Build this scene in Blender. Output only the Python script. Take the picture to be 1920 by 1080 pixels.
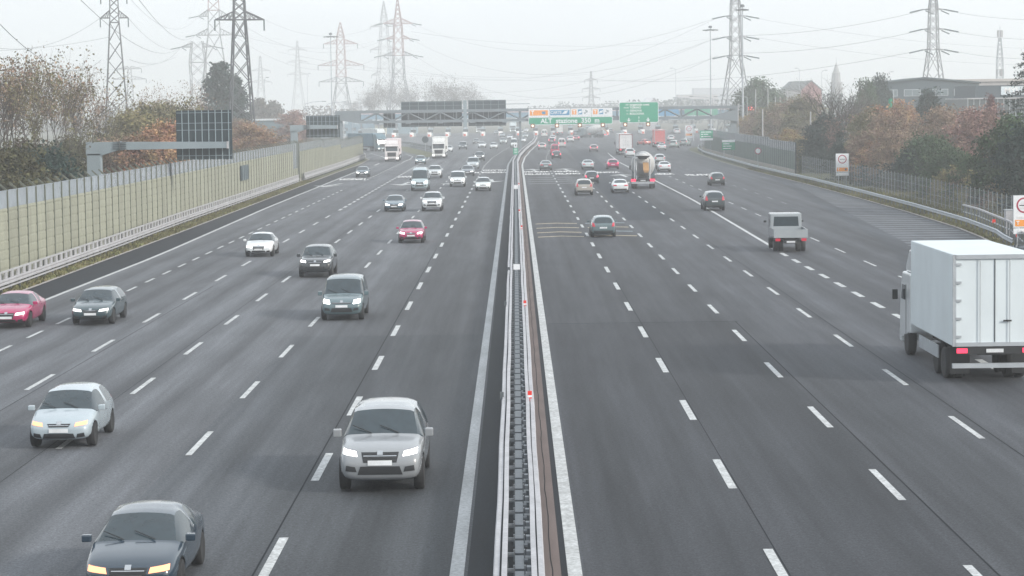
import bpy, bmesh, math, random
from math import sin, cos, pi, radians, sqrt
from mathutils import Vector, Matrix
from mathutils.bvhtree import BVHTree
import numpy as np
R = radians
sc = bpy.context.scene
for o in list(bpy.data.objects): bpy.data.objects.remove(o)

# ---------------------------------------------------------------- camera
CAM_F = 4288.6; CAM_P = R(4.4647); CAM_R = R(-.80203); CAM_Y = R(-.12581); CAM_H = 9.0547
cam_d = bpy.data.cameras.new('camera'); cam = bpy.data.objects.new('camera', cam_d)
sc.collection.objects.link(cam); sc.camera = cam
cam_d.sensor_width = 36; cam_d.lens = CAM_F / 1920 * 36
cam_d.clip_start = .5; cam_d.clip_end = 9000

def ray(px, py):
    u = px - 960; v = py - 540
    a = cos(CAM_R)*u + sin(CAM_R)*v; b = -sin(CAM_R)*u + cos(CAM_R)*v
    yr = cos(CAM_P)*CAM_F - sin(CAM_P)*b; z = -sin(CAM_P)*CAM_F - cos(CAM_P)*b
    return Vector((cos(CAM_Y)*a + sin(CAM_Y)*yr, -sin(CAM_Y)*a + cos(CAM_Y)*yr, z))
_o = ray(960, 540); _rx = ray(961, 540) - _o; _uy = ray(960, 539) - _o
_m = Matrix((_rx.normalized(), _uy.normalized(), -_o.normalized())).transposed().to_4x4()
_m.translation = Vector((0, 0, CAM_H)); cam.matrix_world = _m

def gp(px, py, Z=0.):            # where the line of sight through a pixel meets height Z
    r = ray(px, py); t = (Z - CAM_H) / r.z
    return Vector((r.x*t, r.y*t, Z))
def at(px, py, Y):               # the point of that line of sight at depth Y
    r = ray(px, py); t = Y / r.y
    return Vector((r.x*t, Y, CAM_H + r.z*t))

# ---------------------------------------------------------------- light
SUN_EL = R(24); SUN_DIR = Vector((.86, -.50, 0)).normalized()   # direction towards the sun, on the ground plane
w = bpy.data.worlds.new('World'); sc.world = w; w.use_nodes = True
nt = w.node_tree; nt.nodes.clear()
out = nt.nodes.new('ShaderNodeOutputWorld'); bg = nt.nodes.new('ShaderNodeBackground')
sky = nt.nodes.new('ShaderNodeTexSky'); sky.sky_type = 'NISHITA'; sky.sun_disc = False
sky.sun_elevation = SUN_EL; sky.sun_rotation = math.atan2(SUN_DIR.x, SUN_DIR.y)
sky.air_density = 1.4; sky.dust_density = 5.; sky.ozone_density = 1.5
mixw = nt.nodes.new('ShaderNodeMix'); mixw.data_type = 'RGBA'; mixw.inputs[0].default_value = .82
mixw.inputs[7].default_value = (7.5, 8.0, 8.45, 1)       # the even cloud layer, in the sky texture's own units
nt.links.new(sky.outputs[0], mixw.inputs[6]); cn = nt.nodes.new('ShaderNodeTexNoise'); cn.inputs['Scale'].default_value = 3.5; cn.inputs['Detail'].default_value = 4; ct = nt.nodes.new('ShaderNodeTexCoord'); cm = nt.nodes.new('ShaderNodeMapping'); cm.inputs['Scale'].default_value = (1, 1, 5)
nt.links.new(ct.outputs['Generated'], cm.inputs[0]); nt.links.new(cm.outputs[0], cn.inputs['Vector'])
cr_ = nt.nodes.new('ShaderNodeMapRange'); cr_.inputs[1].default_value = .3; cr_.inputs[2].default_value = .7; cr_.inputs[3].default_value = .93; cr_.inputs[4].default_value = 1.06; nt.links.new(cn.outputs[0], cr_.inputs[0])
cv = nt.nodes.new('ShaderNodeVectorMath'); cv.operation = 'MULTIPLY'; nt.links.new(mixw.outputs[2], cv.inputs[0]); nt.links.new(cr_.outputs[0], cv.inputs[1]); nt.links.new(cv.outputs[0], bg.inputs[0])
bg.inputs[1].default_value = .127; nt.links.new(bg.outputs[0], out.inputs[0])
sd = bpy.data.lights.new('sun', 'SUN'); sd.energy = 2.8; sd.angle = R(6); sd.color = (1, .95, .88)
sun = bpy.data.objects.new('sun', sd); sc.collection.objects.link(sun)
sun.rotation_euler = Vector((SUN_DIR.x*cos(SUN_EL), SUN_DIR.y*cos(SUN_EL), sin(SUN_EL))).to_track_quat('Z', 'Y').to_euler()
sun.location = (60, -60, 80)
sc.view_settings.view_transform = 'Standard'; sc.view_settings.look = 'None'
sc.view_settings.exposure = .40; sc.view_settings.gamma = 1
sc.cycles.max_bounces = 5; sc.cycles.transparent_max_bounces = 12; sc.cycles.volume_bounces = 3
HAZE = .00068

# ---------------------------------------------------------------- materials
_mats = {}
def pm(name, col, rough=.6, metal=0., var=.12, scale=4., bump=0., emit=None, es=1., objcol=False, stretch=(1, 1, 1), spec=.5, alpha=None, coat=0., world=True, detail=5., fine=0., finescale=60., rnd=0.):
    if name in _mats: return _mats[name]
    m = bpy.data.materials.new(name); m.use_nodes = True; _mats[name] = m
    n = m.node_tree; b = n.nodes['Principled BSDF']
    b.inputs['Roughness'].default_value = rough; b.inputs['Metallic'].default_value = metal
    b.inputs['Specular IOR Level'].default_value = spec
    if coat: b.inputs['Coat Weight'].default_value = coat; b.inputs['Coat Roughness'].default_value = .08
    tc = n.nodes.new('ShaderNodeTexCoord'); mp = n.nodes.new('ShaderNodeMapping'); mp.inputs['Scale'].default_value = stretch
    n.links.new(tc.outputs['Object'], mp.inputs[0])
    no = n.nodes.new('ShaderNodeTexNoise'); no.inputs['Scale'].default_value = scale; no.inputs['Detail'].default_value = detail
    n.links.new(mp.outputs[0], no.inputs['Vector'])
    mr = n.nodes.new('ShaderNodeMapRange'); mr.inputs[1].default_value = .25; mr.inputs[2].default_value = .75
    mr.inputs[3].default_value = 1 - var; mr.inputs[4].default_value = 1 + var
    n.links.new(no.outputs[0], mr.inputs[0])
    val = mr.outputs[0]
    if fine:
        n2 = n.nodes.new('ShaderNodeTexNoise'); n2.inputs['Scale'].default_value = finescale; n2.inputs['Detail'].default_value = 3
        n.links.new(tc.outputs['Object'], n2.inputs['Vector'])
        m2 = n.nodes.new('ShaderNodeMapRange'); m2.inputs[1].default_value = .3; m2.inputs[2].default_value = .7
        m2.inputs[3].default_value = 1 - fine; m2.inputs[4].default_value = 1 + fine
        n.links.new(n2.outputs[0], m2.inputs[0])
        mm = n.nodes.new('ShaderNodeMath'); mm.operation = 'MULTIPLY'
        n.links.new(val, mm.inputs[0]); n.links.new(m2.outputs[0], mm.inputs[1]); val = mm.outputs[0]
    if rnd:
        o2 = n.nodes.new('ShaderNodeObjectInfo'); m4 = n.nodes.new('ShaderNodeMapRange'); m4.inputs[3].default_value = 1-rnd; m4.inputs[4].default_value = 1+rnd
        n.links.new(o2.outputs['Random'], m4.inputs[0]); m5 = n.nodes.new('ShaderNodeMath'); m5.operation = 'MULTIPLY'
        n.links.new(val, m5.inputs[0]); n.links.new(m4.outputs[0], m5.inputs[1]); val = m5.outputs[0]
    mx = n.nodes.new('ShaderNodeVectorMath'); mx.operation = 'MULTIPLY'
    if objcol:
        oi = n.nodes.new('ShaderNodeObjectInfo'); n.links.new(oi.outputs['Color'], mx.inputs[0])
    else:
        mx.inputs[0].default_value = col[:3]
    n.links.new(val, mx.inputs[1]); n.links.new(mx.outputs[0], b.inputs['Base Color'])
    if emit:
        b.inputs['Emission Color'].default_value = (*emit, 1); b.inputs['Emission Strength'].default_value = es
    if alpha is not None: b.inputs['Alpha'].default_value = alpha
    if bump:
        bp = n.nodes.new('ShaderNodeBump'); bp.inputs['Strength'].default_value = bump; bp.inputs['Distance'].default_value = .02
        n.links.new(no.outputs[0], bp.inputs['Height']); n.links.new(bp.outputs[0], b.inputs['Normal'])
    return m

def asphalt(name, col, streak=.16, band=None):
    m = bpy.data.materials.new(name); m.use_nodes = True; n = m.node_tree; L = n.links
    b = n.nodes['Principled BSDF']; b.inputs['Roughness'].default_value = .72; b.inputs['Specular IOR Level'].default_value = .18
    tc = n.nodes.new('ShaderNodeTexCoord')
    def layer(sx, sy, scale, lo, hi, det=4., a=.3, c=.7):
        mp = n.nodes.new('ShaderNodeMapping'); mp.inputs['Scale'].default_value = (sx, sy, 1); L.new(tc.outputs['Object'], mp.inputs[0])
        no = n.nodes.new('ShaderNodeTexNoise'); no.inputs['Scale'].default_value = scale; no.inputs['Detail'].default_value = det; L.new(mp.outputs[0], no.inputs['Vector'])
        mr = n.nodes.new('ShaderNodeMapRange'); mr.inputs[1].default_value = a; mr.inputs[2].default_value = c; mr.inputs[3].default_value = lo; mr.inputs[4].default_value = hi
        L.new(no.outputs[0], mr.inputs[0]); return mr.outputs[0]
    parts = [layer(1, .012, .9, 1 - streak, 1 + streak, 2.), layer(.5, .05, .35, .80, 1.2), layer(1, 1, 22., .60, 1.40, 4.), layer(1, .03, 4., .86, 1.14), layer(1, .22, .55, .86, 1.12), layer(1, 1, 9., .78, 1.22, 3.)]
    # wheel tracks: two slightly polished bands per 3.75 m lane
    sx = n.nodes.new('ShaderNodeSeparateXYZ'); L.new(tc.outputs['Object'], sx.inputs[0])
    ad = n.nodes.new('ShaderNodeMath'); ad.operation = 'ADD'; ad.inputs[1].default_value = -1.25; L.new(sx.outputs[0], ad.inputs[0])
    mu = n.nodes.new('ShaderNodeMath'); mu.operation = 'MULTIPLY'; mu.inputs[1].default_value = 2*pi/1.875; L.new(ad.outputs[0], mu.inputs[0])
    co = n.nodes.new('ShaderNodeMath'); co.operation = 'COSINE'; L.new(mu.outputs[0], co.inputs[0])
    mr = n.nodes.new('ShaderNodeMapRange'); mr.inputs[1].default_value = -1; mr.inputs[2].default_value = 1; mr.inputs[3].default_value = .92; mr.inputs[4].default_value = 1.08
    L.new(co.outputs[0], mr.inputs[0]); parts.append(mr.outputs[0])
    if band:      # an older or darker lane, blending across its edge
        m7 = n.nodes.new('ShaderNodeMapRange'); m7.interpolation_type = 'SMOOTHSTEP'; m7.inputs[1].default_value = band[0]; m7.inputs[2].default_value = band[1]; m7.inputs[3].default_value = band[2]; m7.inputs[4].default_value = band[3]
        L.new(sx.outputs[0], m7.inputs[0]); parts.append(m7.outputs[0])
    v = parts[0]
    for p in parts[1:]:
        k = n.nodes.new('ShaderNodeMath'); k.operation = 'MULTIPLY'; L.new(v, k.inputs[0]); L.new(p, k.inputs[1]); v = k.outputs[0]
    vo = n.nodes.new('ShaderNodeTexVoronoi'); vo.inputs['Scale'].default_value = .16; vo.feature = 'DISTANCE_TO_EDGE'
    mx = n.nodes.new('ShaderNodeVectorMath'); mx.operation = 'MULTIPLY'; mx.inputs[0].default_value = col; L.new(v, mx.inputs[1])
    L.new(mx.outputs[0], b.inputs['Base Color'])
    n.nodes.remove(vo)
    return m

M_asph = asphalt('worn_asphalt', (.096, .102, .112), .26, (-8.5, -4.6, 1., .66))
M_asph_r = asphalt('worn_asphalt_right', (.057, .061, .069), .30, (9., 14., .92, 1.12))
M_asph_new_r = asphalt('fresh_asphalt_right', (.044, .047, .054), .28, (9., 14., .95, 1.1))
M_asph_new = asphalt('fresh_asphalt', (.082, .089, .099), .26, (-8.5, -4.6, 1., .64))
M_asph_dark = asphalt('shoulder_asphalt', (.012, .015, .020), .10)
M_asph_patch = asphalt('patched_asphalt', (.028, .034, .044), .08)
M_strip = pm('brown_concrete_strip', (.135, .105, .098), .9, var=.22, scale=3, stretch=(1, .1, 1), fine=.15)
M_white_line = pm('road_paint_white', (.44, .455, .46), .7, var=.26, scale=2.2, fine=.30, finescale=11)
M_worn_line = pm('worn_road_paint', (.20, .21, .22), .8, var=.25, scale=2, fine=.25, finescale=9)
M_yellow_line = pm('rumble_paint_cream', (.40, .34, .24), .7, var=.15, scale=3)
M_blue_line = pm('rumble_paint_pale', (.24, .30, .33), .7, var=.15, scale=3)
M_seam = pm('bitumen_seal', (.024, .027, .031), .9, spec=.08)
M_fence = pm('fence_steel', (.20, .225, .24), .5, .3, var=.2, scale=2)
M_steel = pm('galvanised_steel', (.40, .43, .46), .5, .35, var=.14, scale=1.5)
M_steel_dark = pm('weathered_steel', (.10, .115, .125), .6, .3, var=.2, scale=3)
M_rail_white = pm('pale_rail_paint', (.38, .38, .40), .55, .1, var=.16, scale=1.2, fine=.1, finescale=12)
M_gantry = pm('gantry_grey_paint', (.17, .20, .225), .55, .1, var=.12, scale=.6)
M_cant = pm('cantilever_grey_paint', (.24, .29, .32), .55, .15, var=.1, scale=.7)
M_board = pm('sign_back_dark', (.018, .034, .043), .6, var=.12, scale=1)
M_board_frame = pm('sign_back_frame', (.25, .31, .34), .5, .2)
M_green = pm('sign_green', (.012, .285, .165), .45, var=.06, scale=1)
M_white = pm('sign_white', (.72, .74, .77), .5, var=.05)
M_black = pm('sign_black', (.015, .017, .022), .5)
M_orange = pm('sign_orange', (.80, .30, .05), .5, var=.05)
M_brown = pm('sign_brown', (.20, .09, .05), .5)
M_blue = pm('sign_blue', (.015, .22, .42), .5, var=.05)
M_red = pm('sign_red', (.35, .012, .06), .5)
M_reflector = pm('reflector_red', (.62, .03, .02), .4, emit=(.6, .03, .02), es=.12)
M_lamp_on = pm('amber_lamp', (.9, .7, .5), .4, emit=(1, .86, .72), es=.8)
M_panel = pm('acoustic_panel_cream', (.245, .25, .195), .75, var=.16, scale=1.4, stretch=(1, 1.6, .35), rnd=.09, fine=.08, finescale=5)
M_panel2 = pm('acoustic_panel_green', (.085, .125, .115), .75, var=.12, scale=1.2, stretch=(1, .3, 4))
M_wpost = pm('barrier_post', (.11, .12, .095), .6, .2, var=.12)
M_wpost2 = pm('barrier_post_dark', (.045, .055, .06), .6, .2)
M_clear = pm('clear_barrier_sheet', (.40, .45, .50), .25, 0, var=.12, scale=2, alpha=.62)
M_grass = pm('verge_grass', (.085, .088, .032), .95, var=.4, scale=.6, fine=.4, finescale=9)
M_ground = pm('rough_ground', (.075, .075, .048), .95, var=.35, scale=.08, fine=.3, finescale=1.2)
M_kerb = pm('kerb_concrete', (.30, .28, .265), .85, var=.25, scale=1.5)
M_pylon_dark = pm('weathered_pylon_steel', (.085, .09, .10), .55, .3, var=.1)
M_pylon_hazed = pm('haze_paled_pylon_steel', (.24, .25, .265), .55, .3, var=.1)  # galvanised grey, with some haze fading of distant pylons put into the colour
M_pylon_red = pm('pylon_red_paint', (.36, .25, .25), .6)
M_insul = pm('insulator_glass', (.06, .09, .10), .3)
M_cable = pm('power_cable_metal', (.10, .11, .12), .5, .3)
M_tyre = pm('tyre_rubber', (.016, .017, .019), .85, var=.15)
M_rim = pm('alloy_rim', (.34, .35, .37), .35, .6, var=.1)
M_glass = pm('tinted_glass', (.022, .036, .045), .09, 0, var=.2, spec=.75)
M_dark = pm('dark_plastic', (.018, .020, .023), .55, var=.1)
M_chassis = pm('chassis_dark', (.03, .032, .036), .7, var=.2)
M_paint = pm('vehicle_paint', (1, 1, 1), .26, 0, var=.05, scale=1.5, objcol=True, coat=1.)
M_tarp = pm('vehicle_side_panel', (1, 1, 1), .5, 0, var=.07, scale=1., stretch=(1, 1, .6), objcol=True)
M_hl = pm('headlight_lens', (.65, .68, .7), .15, 0, var=.05, spec=.8)
M_hl_on = pm('headlight_lit', (.9, .9, .9), .2, emit=(1, .98, .94), es=4.5)
M_hl_dip = pm('headlight_dim', (.9, .9, .9), .2, emit=(1, .98, .94), es=1.5)
M_tl = pm('tail_light_red', (.33, .012, .03), .25, emit=(1, .03, .09), es=.18)
M_tl_on = pm('tail_light_lit', (.7, .03, .05), .25, emit=(1, .05, .13), es=1.1)
M_amber = pm('indicator_amber', (.8, .3, .12), .3, emit=(1, .48, .30), es=.9)
M_plate = pm('number_plate_white', (.6, .62, .64), .5)
M_chrome = pm('bright_trim', (.5, .52, .54), .25, .8)
M_bark = pm('tree_bark', (.075, .066, .060), .9, var=.3, scale=3)
M_leaf = None

def leafmat():
    m = bpy.data.materials.new('foliage'); m.use_nodes = True; n = m.node_tree; L = n.links
    b = n.nodes['Principled BSDF']; b.inputs['Roughness'].default_value = .75; b.inputs['Specular IOR Level'].default_value = .2
    oi = n.nodes.new('ShaderNodeObjectInfo'); tc = n.nodes.new('ShaderNodeTexCoord')
    no = n.nodes.new('ShaderNodeTexNoise'); no.inputs['Scale'].default_value = .55; no.inputs['Detail'].default_value = 4; L.new(tc.outputs['Object'], no.inputs['Vector'])
    ge = n.nodes.new('ShaderNodeNewGeometry')
    mr = n.nodes.new('ShaderNodeMapRange'); mr.inputs[1].default_value = .3; mr.inputs[2].default_value = .7; mr.inputs[3].default_value = .55; mr.inputs[4].default_value = 1.45; L.new(no.outputs[0], mr.inputs[0])
    m2 = n.nodes.new('ShaderNodeMapRange'); m2.inputs[3].default_value = .75; m2.inputs[4].default_value = 1.25; L.new(ge.outputs['Random Per Island'], m2.inputs[0])
    k = n.nodes.new('ShaderNodeMath'); k.operation = 'MULTIPLY'; L.new(mr.outputs[0], k.inputs[0]); L.new(m2.outputs[0], k.inputs[1])
    hs = n.nodes.new('ShaderNodeHueSaturation'); L.new(oi.outputs['Color'], hs.inputs['Color'])
    n3 = n.nodes.new('ShaderNodeTexNoise'); n3.inputs['Scale'].default_value = 1.1; L.new(tc.outputs['Object'], n3.inputs['Vector'])
    m3 = n.nodes.new('ShaderNodeMapRange'); m3.inputs[1].default_value = .3; m3.inputs[2].default_value = .7; m3.inputs[3].default_value = .465; m3.inputs[4].default_value = .53; L.new(n3.outputs[0], m3.inputs[0])
    L.new(m3.outputs[0], hs.inputs['Hue']); L.new(k.outputs[0], hs.inputs['Value'])
    L.new(hs.outputs[0], b.inputs['Base Color'])
    return m
M_leaf = leafmat()

# ---------------------------------------------------------------- mesh helpers
def link(o): sc.collection.objects.link(o); return o
def finish(o, parent=None, kind=None, label=None, cat=None, group=None):
    link(o)
    if parent is not None: o.parent = parent
    if kind: o['kind'] = kind
    if label: o['label'] = label
    if cat: o['category'] = cat
    if group: o['group'] = group
    return o
def empty(name, label, cat, loc=(0, 0, 0), rz=0., group=None):
    o = bpy.data.objects.new(name, None); o.empty_display_size = .3
    o.location = loc; o.rotation_euler = (0, 0, rz)
    return finish(o, None, None, label, cat, group)

class MB:
    def __init__(s): s.v = []; s.f = []; s.mi = []; s.cur = 0
    def quad(s, *p):
        i = len(s.v); s.v += [tuple(q) for q in p]; s.f.append(tuple(range(i, i+len(p)))); s.mi.append(s.cur); return s
    def hexa(s, c):   # 8 corners: 4 bottom ccw, 4 top ccw
        i = len(s.v); s.v += [tuple(q) for q in c]
        for f in ((3, 2, 1, 0), (4, 5, 6, 7), (0, 1, 5, 4), (1, 2, 6, 5), (2, 3, 7, 6), (3, 0, 4, 7)):
            s.f.append(tuple(i+k for k in f)); s.mi.append(s.cur)
        return s
    def box(s, x0, x1, y0, y1, z0, z1, rz=0, o=(0, 0, 0)):
        c = [(x0, y0, z0), (x1, y0, z0), (x1, y1, z0), (x0, y1, z0), (x0, y0, z1), (x1, y0, z1), (x1, y1, z1), (x0, y1, z1)]
        if rz or o != (0, 0, 0):
            a, b = cos(rz), sin(rz); c = [(o[0]+x*a-y*b, o[1]+x*b+y*a, o[2]+z) for x, y, z in c]
        return s.hexa(c)
    def cbox(s, cx, cy, cz, sx, sy, sz): return s.box(cx-sx/2, cx+sx/2, cy-sy/2, cy+sy/2, cz-sz/2, cz+sz/2)
    def bar(s, a, b, r0, r1=None, n=4):
        r1 = r0 if r1 is None else r1
        a = Vector(a); b = Vector(b); d = b - a
        if d.length < 1e-6: return s
        d.normalize(); u = d.orthogonal().normalized() if abs(d.z) < .999 else Vector((1, 0, 0)); w_ = d.cross(u)
        i = len(s.v)
        for p, r in ((a, r0), (b, r1)):
            for k in range(n):
                t = 2*pi*(k+.5)/n; s.v.append(tuple(p + (u*cos(t) + w_*sin(t))*r))
        for k in range(n):
            k2 = (k+1) % n; s.f.append((i+k, i+k2, i+n+k2, i+n+k)); s.mi.append(s.cur)
        s.f.append(tuple(i+k for k in reversed(range(n)))); s.mi.append(s.cur)
        s.f.append(tuple(i+n+k for k in range(n))); s.mi.append(s.cur)
        return s
    def tube(s, pts, r, n=4):
        for a, b in zip(pts[:-1], pts[1:]): s.bar(a, b, r, r, n)
        return s
    def lathe(s, prof, n=20, axis='X', o=(0, 0, 0)):   # prof: (along, radius)
        i = len(s.v); m = len(prof)
        for a, r in prof:
            for k in range(n):
                t = 2*pi*k/n; c, d = cos(t)*r, sin(t)*r
                p = {'X': (a, c, d), 'Y': (c, a, d), 'Z': (c, d, a)}[axis]
                s.v.append((p[0]+o[0], p[1]+o[1], p[2]+o[2]))
        for j in range(m-1):
            for k in range(n):
                k2 = (k+1) % n; s.f.append((i+j*n+k, i+j*n+k2, i+(j+1)*n+k2, i+(j+1)*n+k)); s.mi.append(s.cur)
        for j in (0, m-1):
            if prof[j][1] > 1e-4: s.f.append(tuple(i+j*n+k for k in range(n))); s.mi.append(s.cur)
        return s
    def sweep(s, path, prof, closed=True):   # path: list of (x,y) with z; prof: (offset to the right of travel, z)
        P = [Vector((p[0], p[1], 0)) for p in path]; i = len(s.v); m = len(prof)
        for k, p in enumerate(P):
            d = (P[min(k+1, len(P)-1)] - P[max(k-1, 0)]).normalized(); nx = Vector((d.y, -d.x, 0))
            z0 = path[k][2] if len(path[k]) > 2 else 0
            for a, z in prof: q = p + nx*a; s.v.append((q.x, q.y, z + z0))
        for k in range(len(P)-1):
            for j in range(m if closed else m-1):
                j2 = (j+1) % m; s.f.append((i+k*m+j, i+(k+1)*m+j, i+(k+1)*m+j2, i+k*m+j2)); s.mi.append(s.cur)
        if closed:
            s.f.append(tuple(i+j for j in range(m))); s.mi.append(s.cur)
            b = i+(len(P)-1)*m; s.f.append(tuple(b+j for j in reversed(range(m)))); s.mi.append(s.cur)
        return s
    def mesh(s, name, mats, smooth=False):
        me = bpy.data.meshes.new(name); me.from_pydata(s.v, [], s.f)
        if not isinstance(mats, (list, tuple)): mats = [mats]
        for m in mats: me.materials.append(m)
        if len(mats) > 1: me.polygons.foreach_set('material_index', s.mi)
        bm = bmesh.new(); bm.from_mesh(me); bmesh.ops.recalc_face_normals(bm, faces=bm.faces); bm.to_mesh(me); bm.free()
        if smooth: me.polygons.foreach_set('use_smooth', [True]*len(me.polygons))
        me.update(); return me
    def build(s, name, mats, parent=None, smooth=False, bevel=0., **kw):
        me = s.mesh(name, mats, smooth)
        if bevel:
            bm = bmesh.new(); bm.from_mesh(me); bmesh.ops.remove_doubles(bm, verts=bm.verts, dist=1e-5)
            bmesh.ops.bevel(bm, geom=[e for e in bm.edges if len(e.link_faces) == 2 and e.calc_face_angle(0) > .5], offset=bevel, segments=2, affect='EDGES', profile=.6)
            bm.to_mesh(me); bm.free(); me.polygons.foreach_set('use_smooth', [False]*len(me.polygons))
        return finish(bpy.data.objects.new(name, me), parent, **kw)

_txt = {}
def text_mesh(s, size=1., align='CENTER', depth=.012, sx=1.):
    key = (s, size, align, sx)
    if key in _txt: return _txt[key]
    c = bpy.data.curves.new('t', 'FONT'); c.body = s; c.size = size; c.align_x = align; c.align_y = 'CENTER'; c.extrude = depth; c.offset = size*.022; c.resolution_u = 3
    o = bpy.data.objects.new('t', c); link(o)
    dg = bpy.context.evaluated_depsgraph_get(); me = bpy.data.meshes.new_from_object(o.evaluated_get(dg))
    bpy.data.objects.remove(o); me.transform(Matrix.Diagonal((sx, 1, 1, 1))); _txt[key] = me; return me
def text(name, s, size, mat, loc, parent=None, rot=(pi/2, 0, 0), sx=1., align='CENTER', fit=None, **kw):
    me = text_mesh(s, size, align, .012, sx).copy()
    if fit: xs_ = [v.co.x for v in me.vertices]; me.transform(Matrix.Diagonal((fit/(max(xs_)-min(xs_)), 1, 1, 1))); me.materials.clear(); me.materials.append(mat)
    o = bpy.data.objects.new(name, me); o.location = loc; o.rotation_euler = rot
    return finish(o, parent, **kw)

def copy_tree(o, parent=None, skip=()):
    c = o.copy(); link(c); c.parent = parent
    for ch in o.children:
        if ch.name.split('.')[0] in skip: continue
        copy_tree(ch, c, skip)
    return c
def walk(o):
    yield o
    for c in o.children: yield from walk(c)
def retag(o, label, cat=None, group=None):
    o['label'] = label
    if cat: o['category'] = cat
    if group: o['group'] = group

# median bend: the carriageways swing gently to the right before the toll plaza
_BEND = [(0, 0), (370, 0), (420, .55), (480, 1.8), (530, 3.1), (580, 4.5), (680, 6.2), (800, 7.), (1200, 8.)]
def bend(y):
    for (a, p), (b, q) in zip(_BEND[:-1], _BEND[1:]):
        if y <= b:
            t = (y-a)/(b-a); t = t*t*(3-2*t)*.4 + t*.6; return p + (q-p)*t
    return _BEND[-1][1]
def interp(tab, y):
    if y <= tab[0][0]: return tab[0][1]
    for (a, p), (b, q) in zip(tab[:-1], tab[1:]):
        if y <= b: return p + (q-p)*(y-a)/(b-a)
    return tab[-1][1]
# ---------------------------------------------------------------- ground, roads, markings
def S(mb, name, mat): return mb.build(name, mat, kind='structure')
def strip(mb, xa, xb, y0, y1, z, step=12.):
    n = max(1, int((y1-y0)/step))
    for k in range(n):
        a = y0+(y1-y0)*k/n; b = y0+(y1-y0)*(k+1)/n
        fa = lambda y: (xa(y) if callable(xa) else xa); fb = lambda y: (xb(y) if callable(xb) else xb)
        mb.quad((fa(a), a, z), (fb(a), a, z), (fb(b), b, z), (fa(b), b, z))
    return mb
LK = [(0, -25.2), (113, -25.6), (180, -25.7), (344, -26.6), (383, -26.4), (430, -27.4), (470, -33), (520, -44), (600, -62), (720, -85), (3000, -85)]   # left kerb
RKB = [(0, 24), (112, 24.6), (121, 26.2), (144, 30.6), (164, 32.0), (190, 32.7), (219, 33.1), (261, 33.3), (320, 33.0), (390, 33.7), (470, 35.8), (500, 38), (560, 52), (640, 72), (720, 92), (3000, 92)]
lk = lambda y: interp(LK, y); rk = lambda y: interp(RKB, y)
g = MB(); N = 40
for i in range(N):
    for j in range(N):
        x0 = -3200+6400*i/N; y0 = -300+4800*j/N
        g.quad((x0, y0, -.06), (x0+6400/N, y0, -.06), (x0+6400/N, y0+4800/N, -.06), (x0, y0+4800/N, -.06))
S(g, 'ground', M_ground)
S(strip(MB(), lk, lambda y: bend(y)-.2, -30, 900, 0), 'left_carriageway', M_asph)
S(strip(MB(), lambda y: bend(y)-.2, rk, -30, 900, 0), 'right_carriageway', M_asph_r)
S(strip(MB(), lambda y: lk(y)+.02, lambda y: interp([(0, -23.5), (146, -23.1), (218, -23.75), (300, -24.), (380, -24.2)], y), -30, 380, .004), 'hard_shoulder', M_asph_dark)
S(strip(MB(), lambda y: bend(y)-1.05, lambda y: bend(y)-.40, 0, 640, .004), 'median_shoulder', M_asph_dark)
S(strip(MB(), lambda y: bend(y)+.36, lambda y: bend(y)+.78, 0, 640, .006), 'median_strip', M_strip)
S(strip(MB(), lambda y: bend(y)+.78, lambda y: bend(y)+.90, 0, 640, .004), 'median_gutter', M_asph_dark)
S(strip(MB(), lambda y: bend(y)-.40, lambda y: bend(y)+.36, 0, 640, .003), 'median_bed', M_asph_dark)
sm = MB(); pts = [(.60 + .012*math.sin(y*.9)+.008*math.sin(y*2.3), y) for y in [k*1.2 for k in range(20, 260)]]
for a, b in zip(pts[:-1], pts[1:]): sm.quad((a[0]-.008, a[1], .009), (a[0]+.012, a[1], .009), (b[0]+.012, b[1], .009), (b[0]-.008, b[1], .009))
S(sm, 'median_crack', M_seam)
# newer, darker asphalt laid in the second and third lanes beyond the bars
pt = MB()
pt.quad((9., 184, .004), (12.8, 184, .004), (12.8, 283, .004), (9.4, 283, .004)); pt.quad((9.4, 283, .004), (12.8, 283, .004), (15.8, 500, .004), (11.4, 500, .004))
S(pt, 'asphalt_patch', M_asph_patch)
nr = MB(); strip(nr, 1.25, 9.2, -30, 95.8, .0035); S(nr, 'resurfaced_lane', M_asph_new_r)
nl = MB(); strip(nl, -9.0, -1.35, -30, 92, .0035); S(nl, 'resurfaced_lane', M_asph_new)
jn = MB()
strip(jn, 1.3, 9.3, 96.0, 96.12, .006); strip(jn, 9.15, 9.19, 20, 96, .007); strip(jn, 5.18, 5.205, 20, 120, .007); strip(jn, -5.29, -5.25, 20, 150, .006); strip(jn, 12.9, 12.93, 55, 200, .006); strip(jn, -12.9, -12.88, 50, 190, .006); strip(jn, -16.0, -15.97, 40, 120, .006)
S(jn, 'asphalt_joint', M_seam)
# grass verges
vg = MB(); strip(vg, lambda y: lk(y)-2.2, lk, 20, 470, .03); S(vg, 'verge_left', M_grass)
vg = MB(); strip(vg, rk, lambda y: rk(y)+1.6 if y > 150 else rk(y)+9, 60, 520, .03); S(vg, 'verge_right', M_grass)
vg = MB(); strip(vg, lambda y: rk(y)+1.6 if y > 150 else rk(y)+9, lambda y: rk(y)+16, 60, 480, .0); S(vg, 'grass_field', M_grass)
kb = MB(); strip(kb, lambda y: lk(y)-.12, lambda y: lk(y)+.14, 30, 440, .045)
strip(kb, lambda y: rk(y)-.1, lambda y: rk(y)+.1, 118, 470, .045); S(kb, 'kerb', M_kerb)

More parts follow.
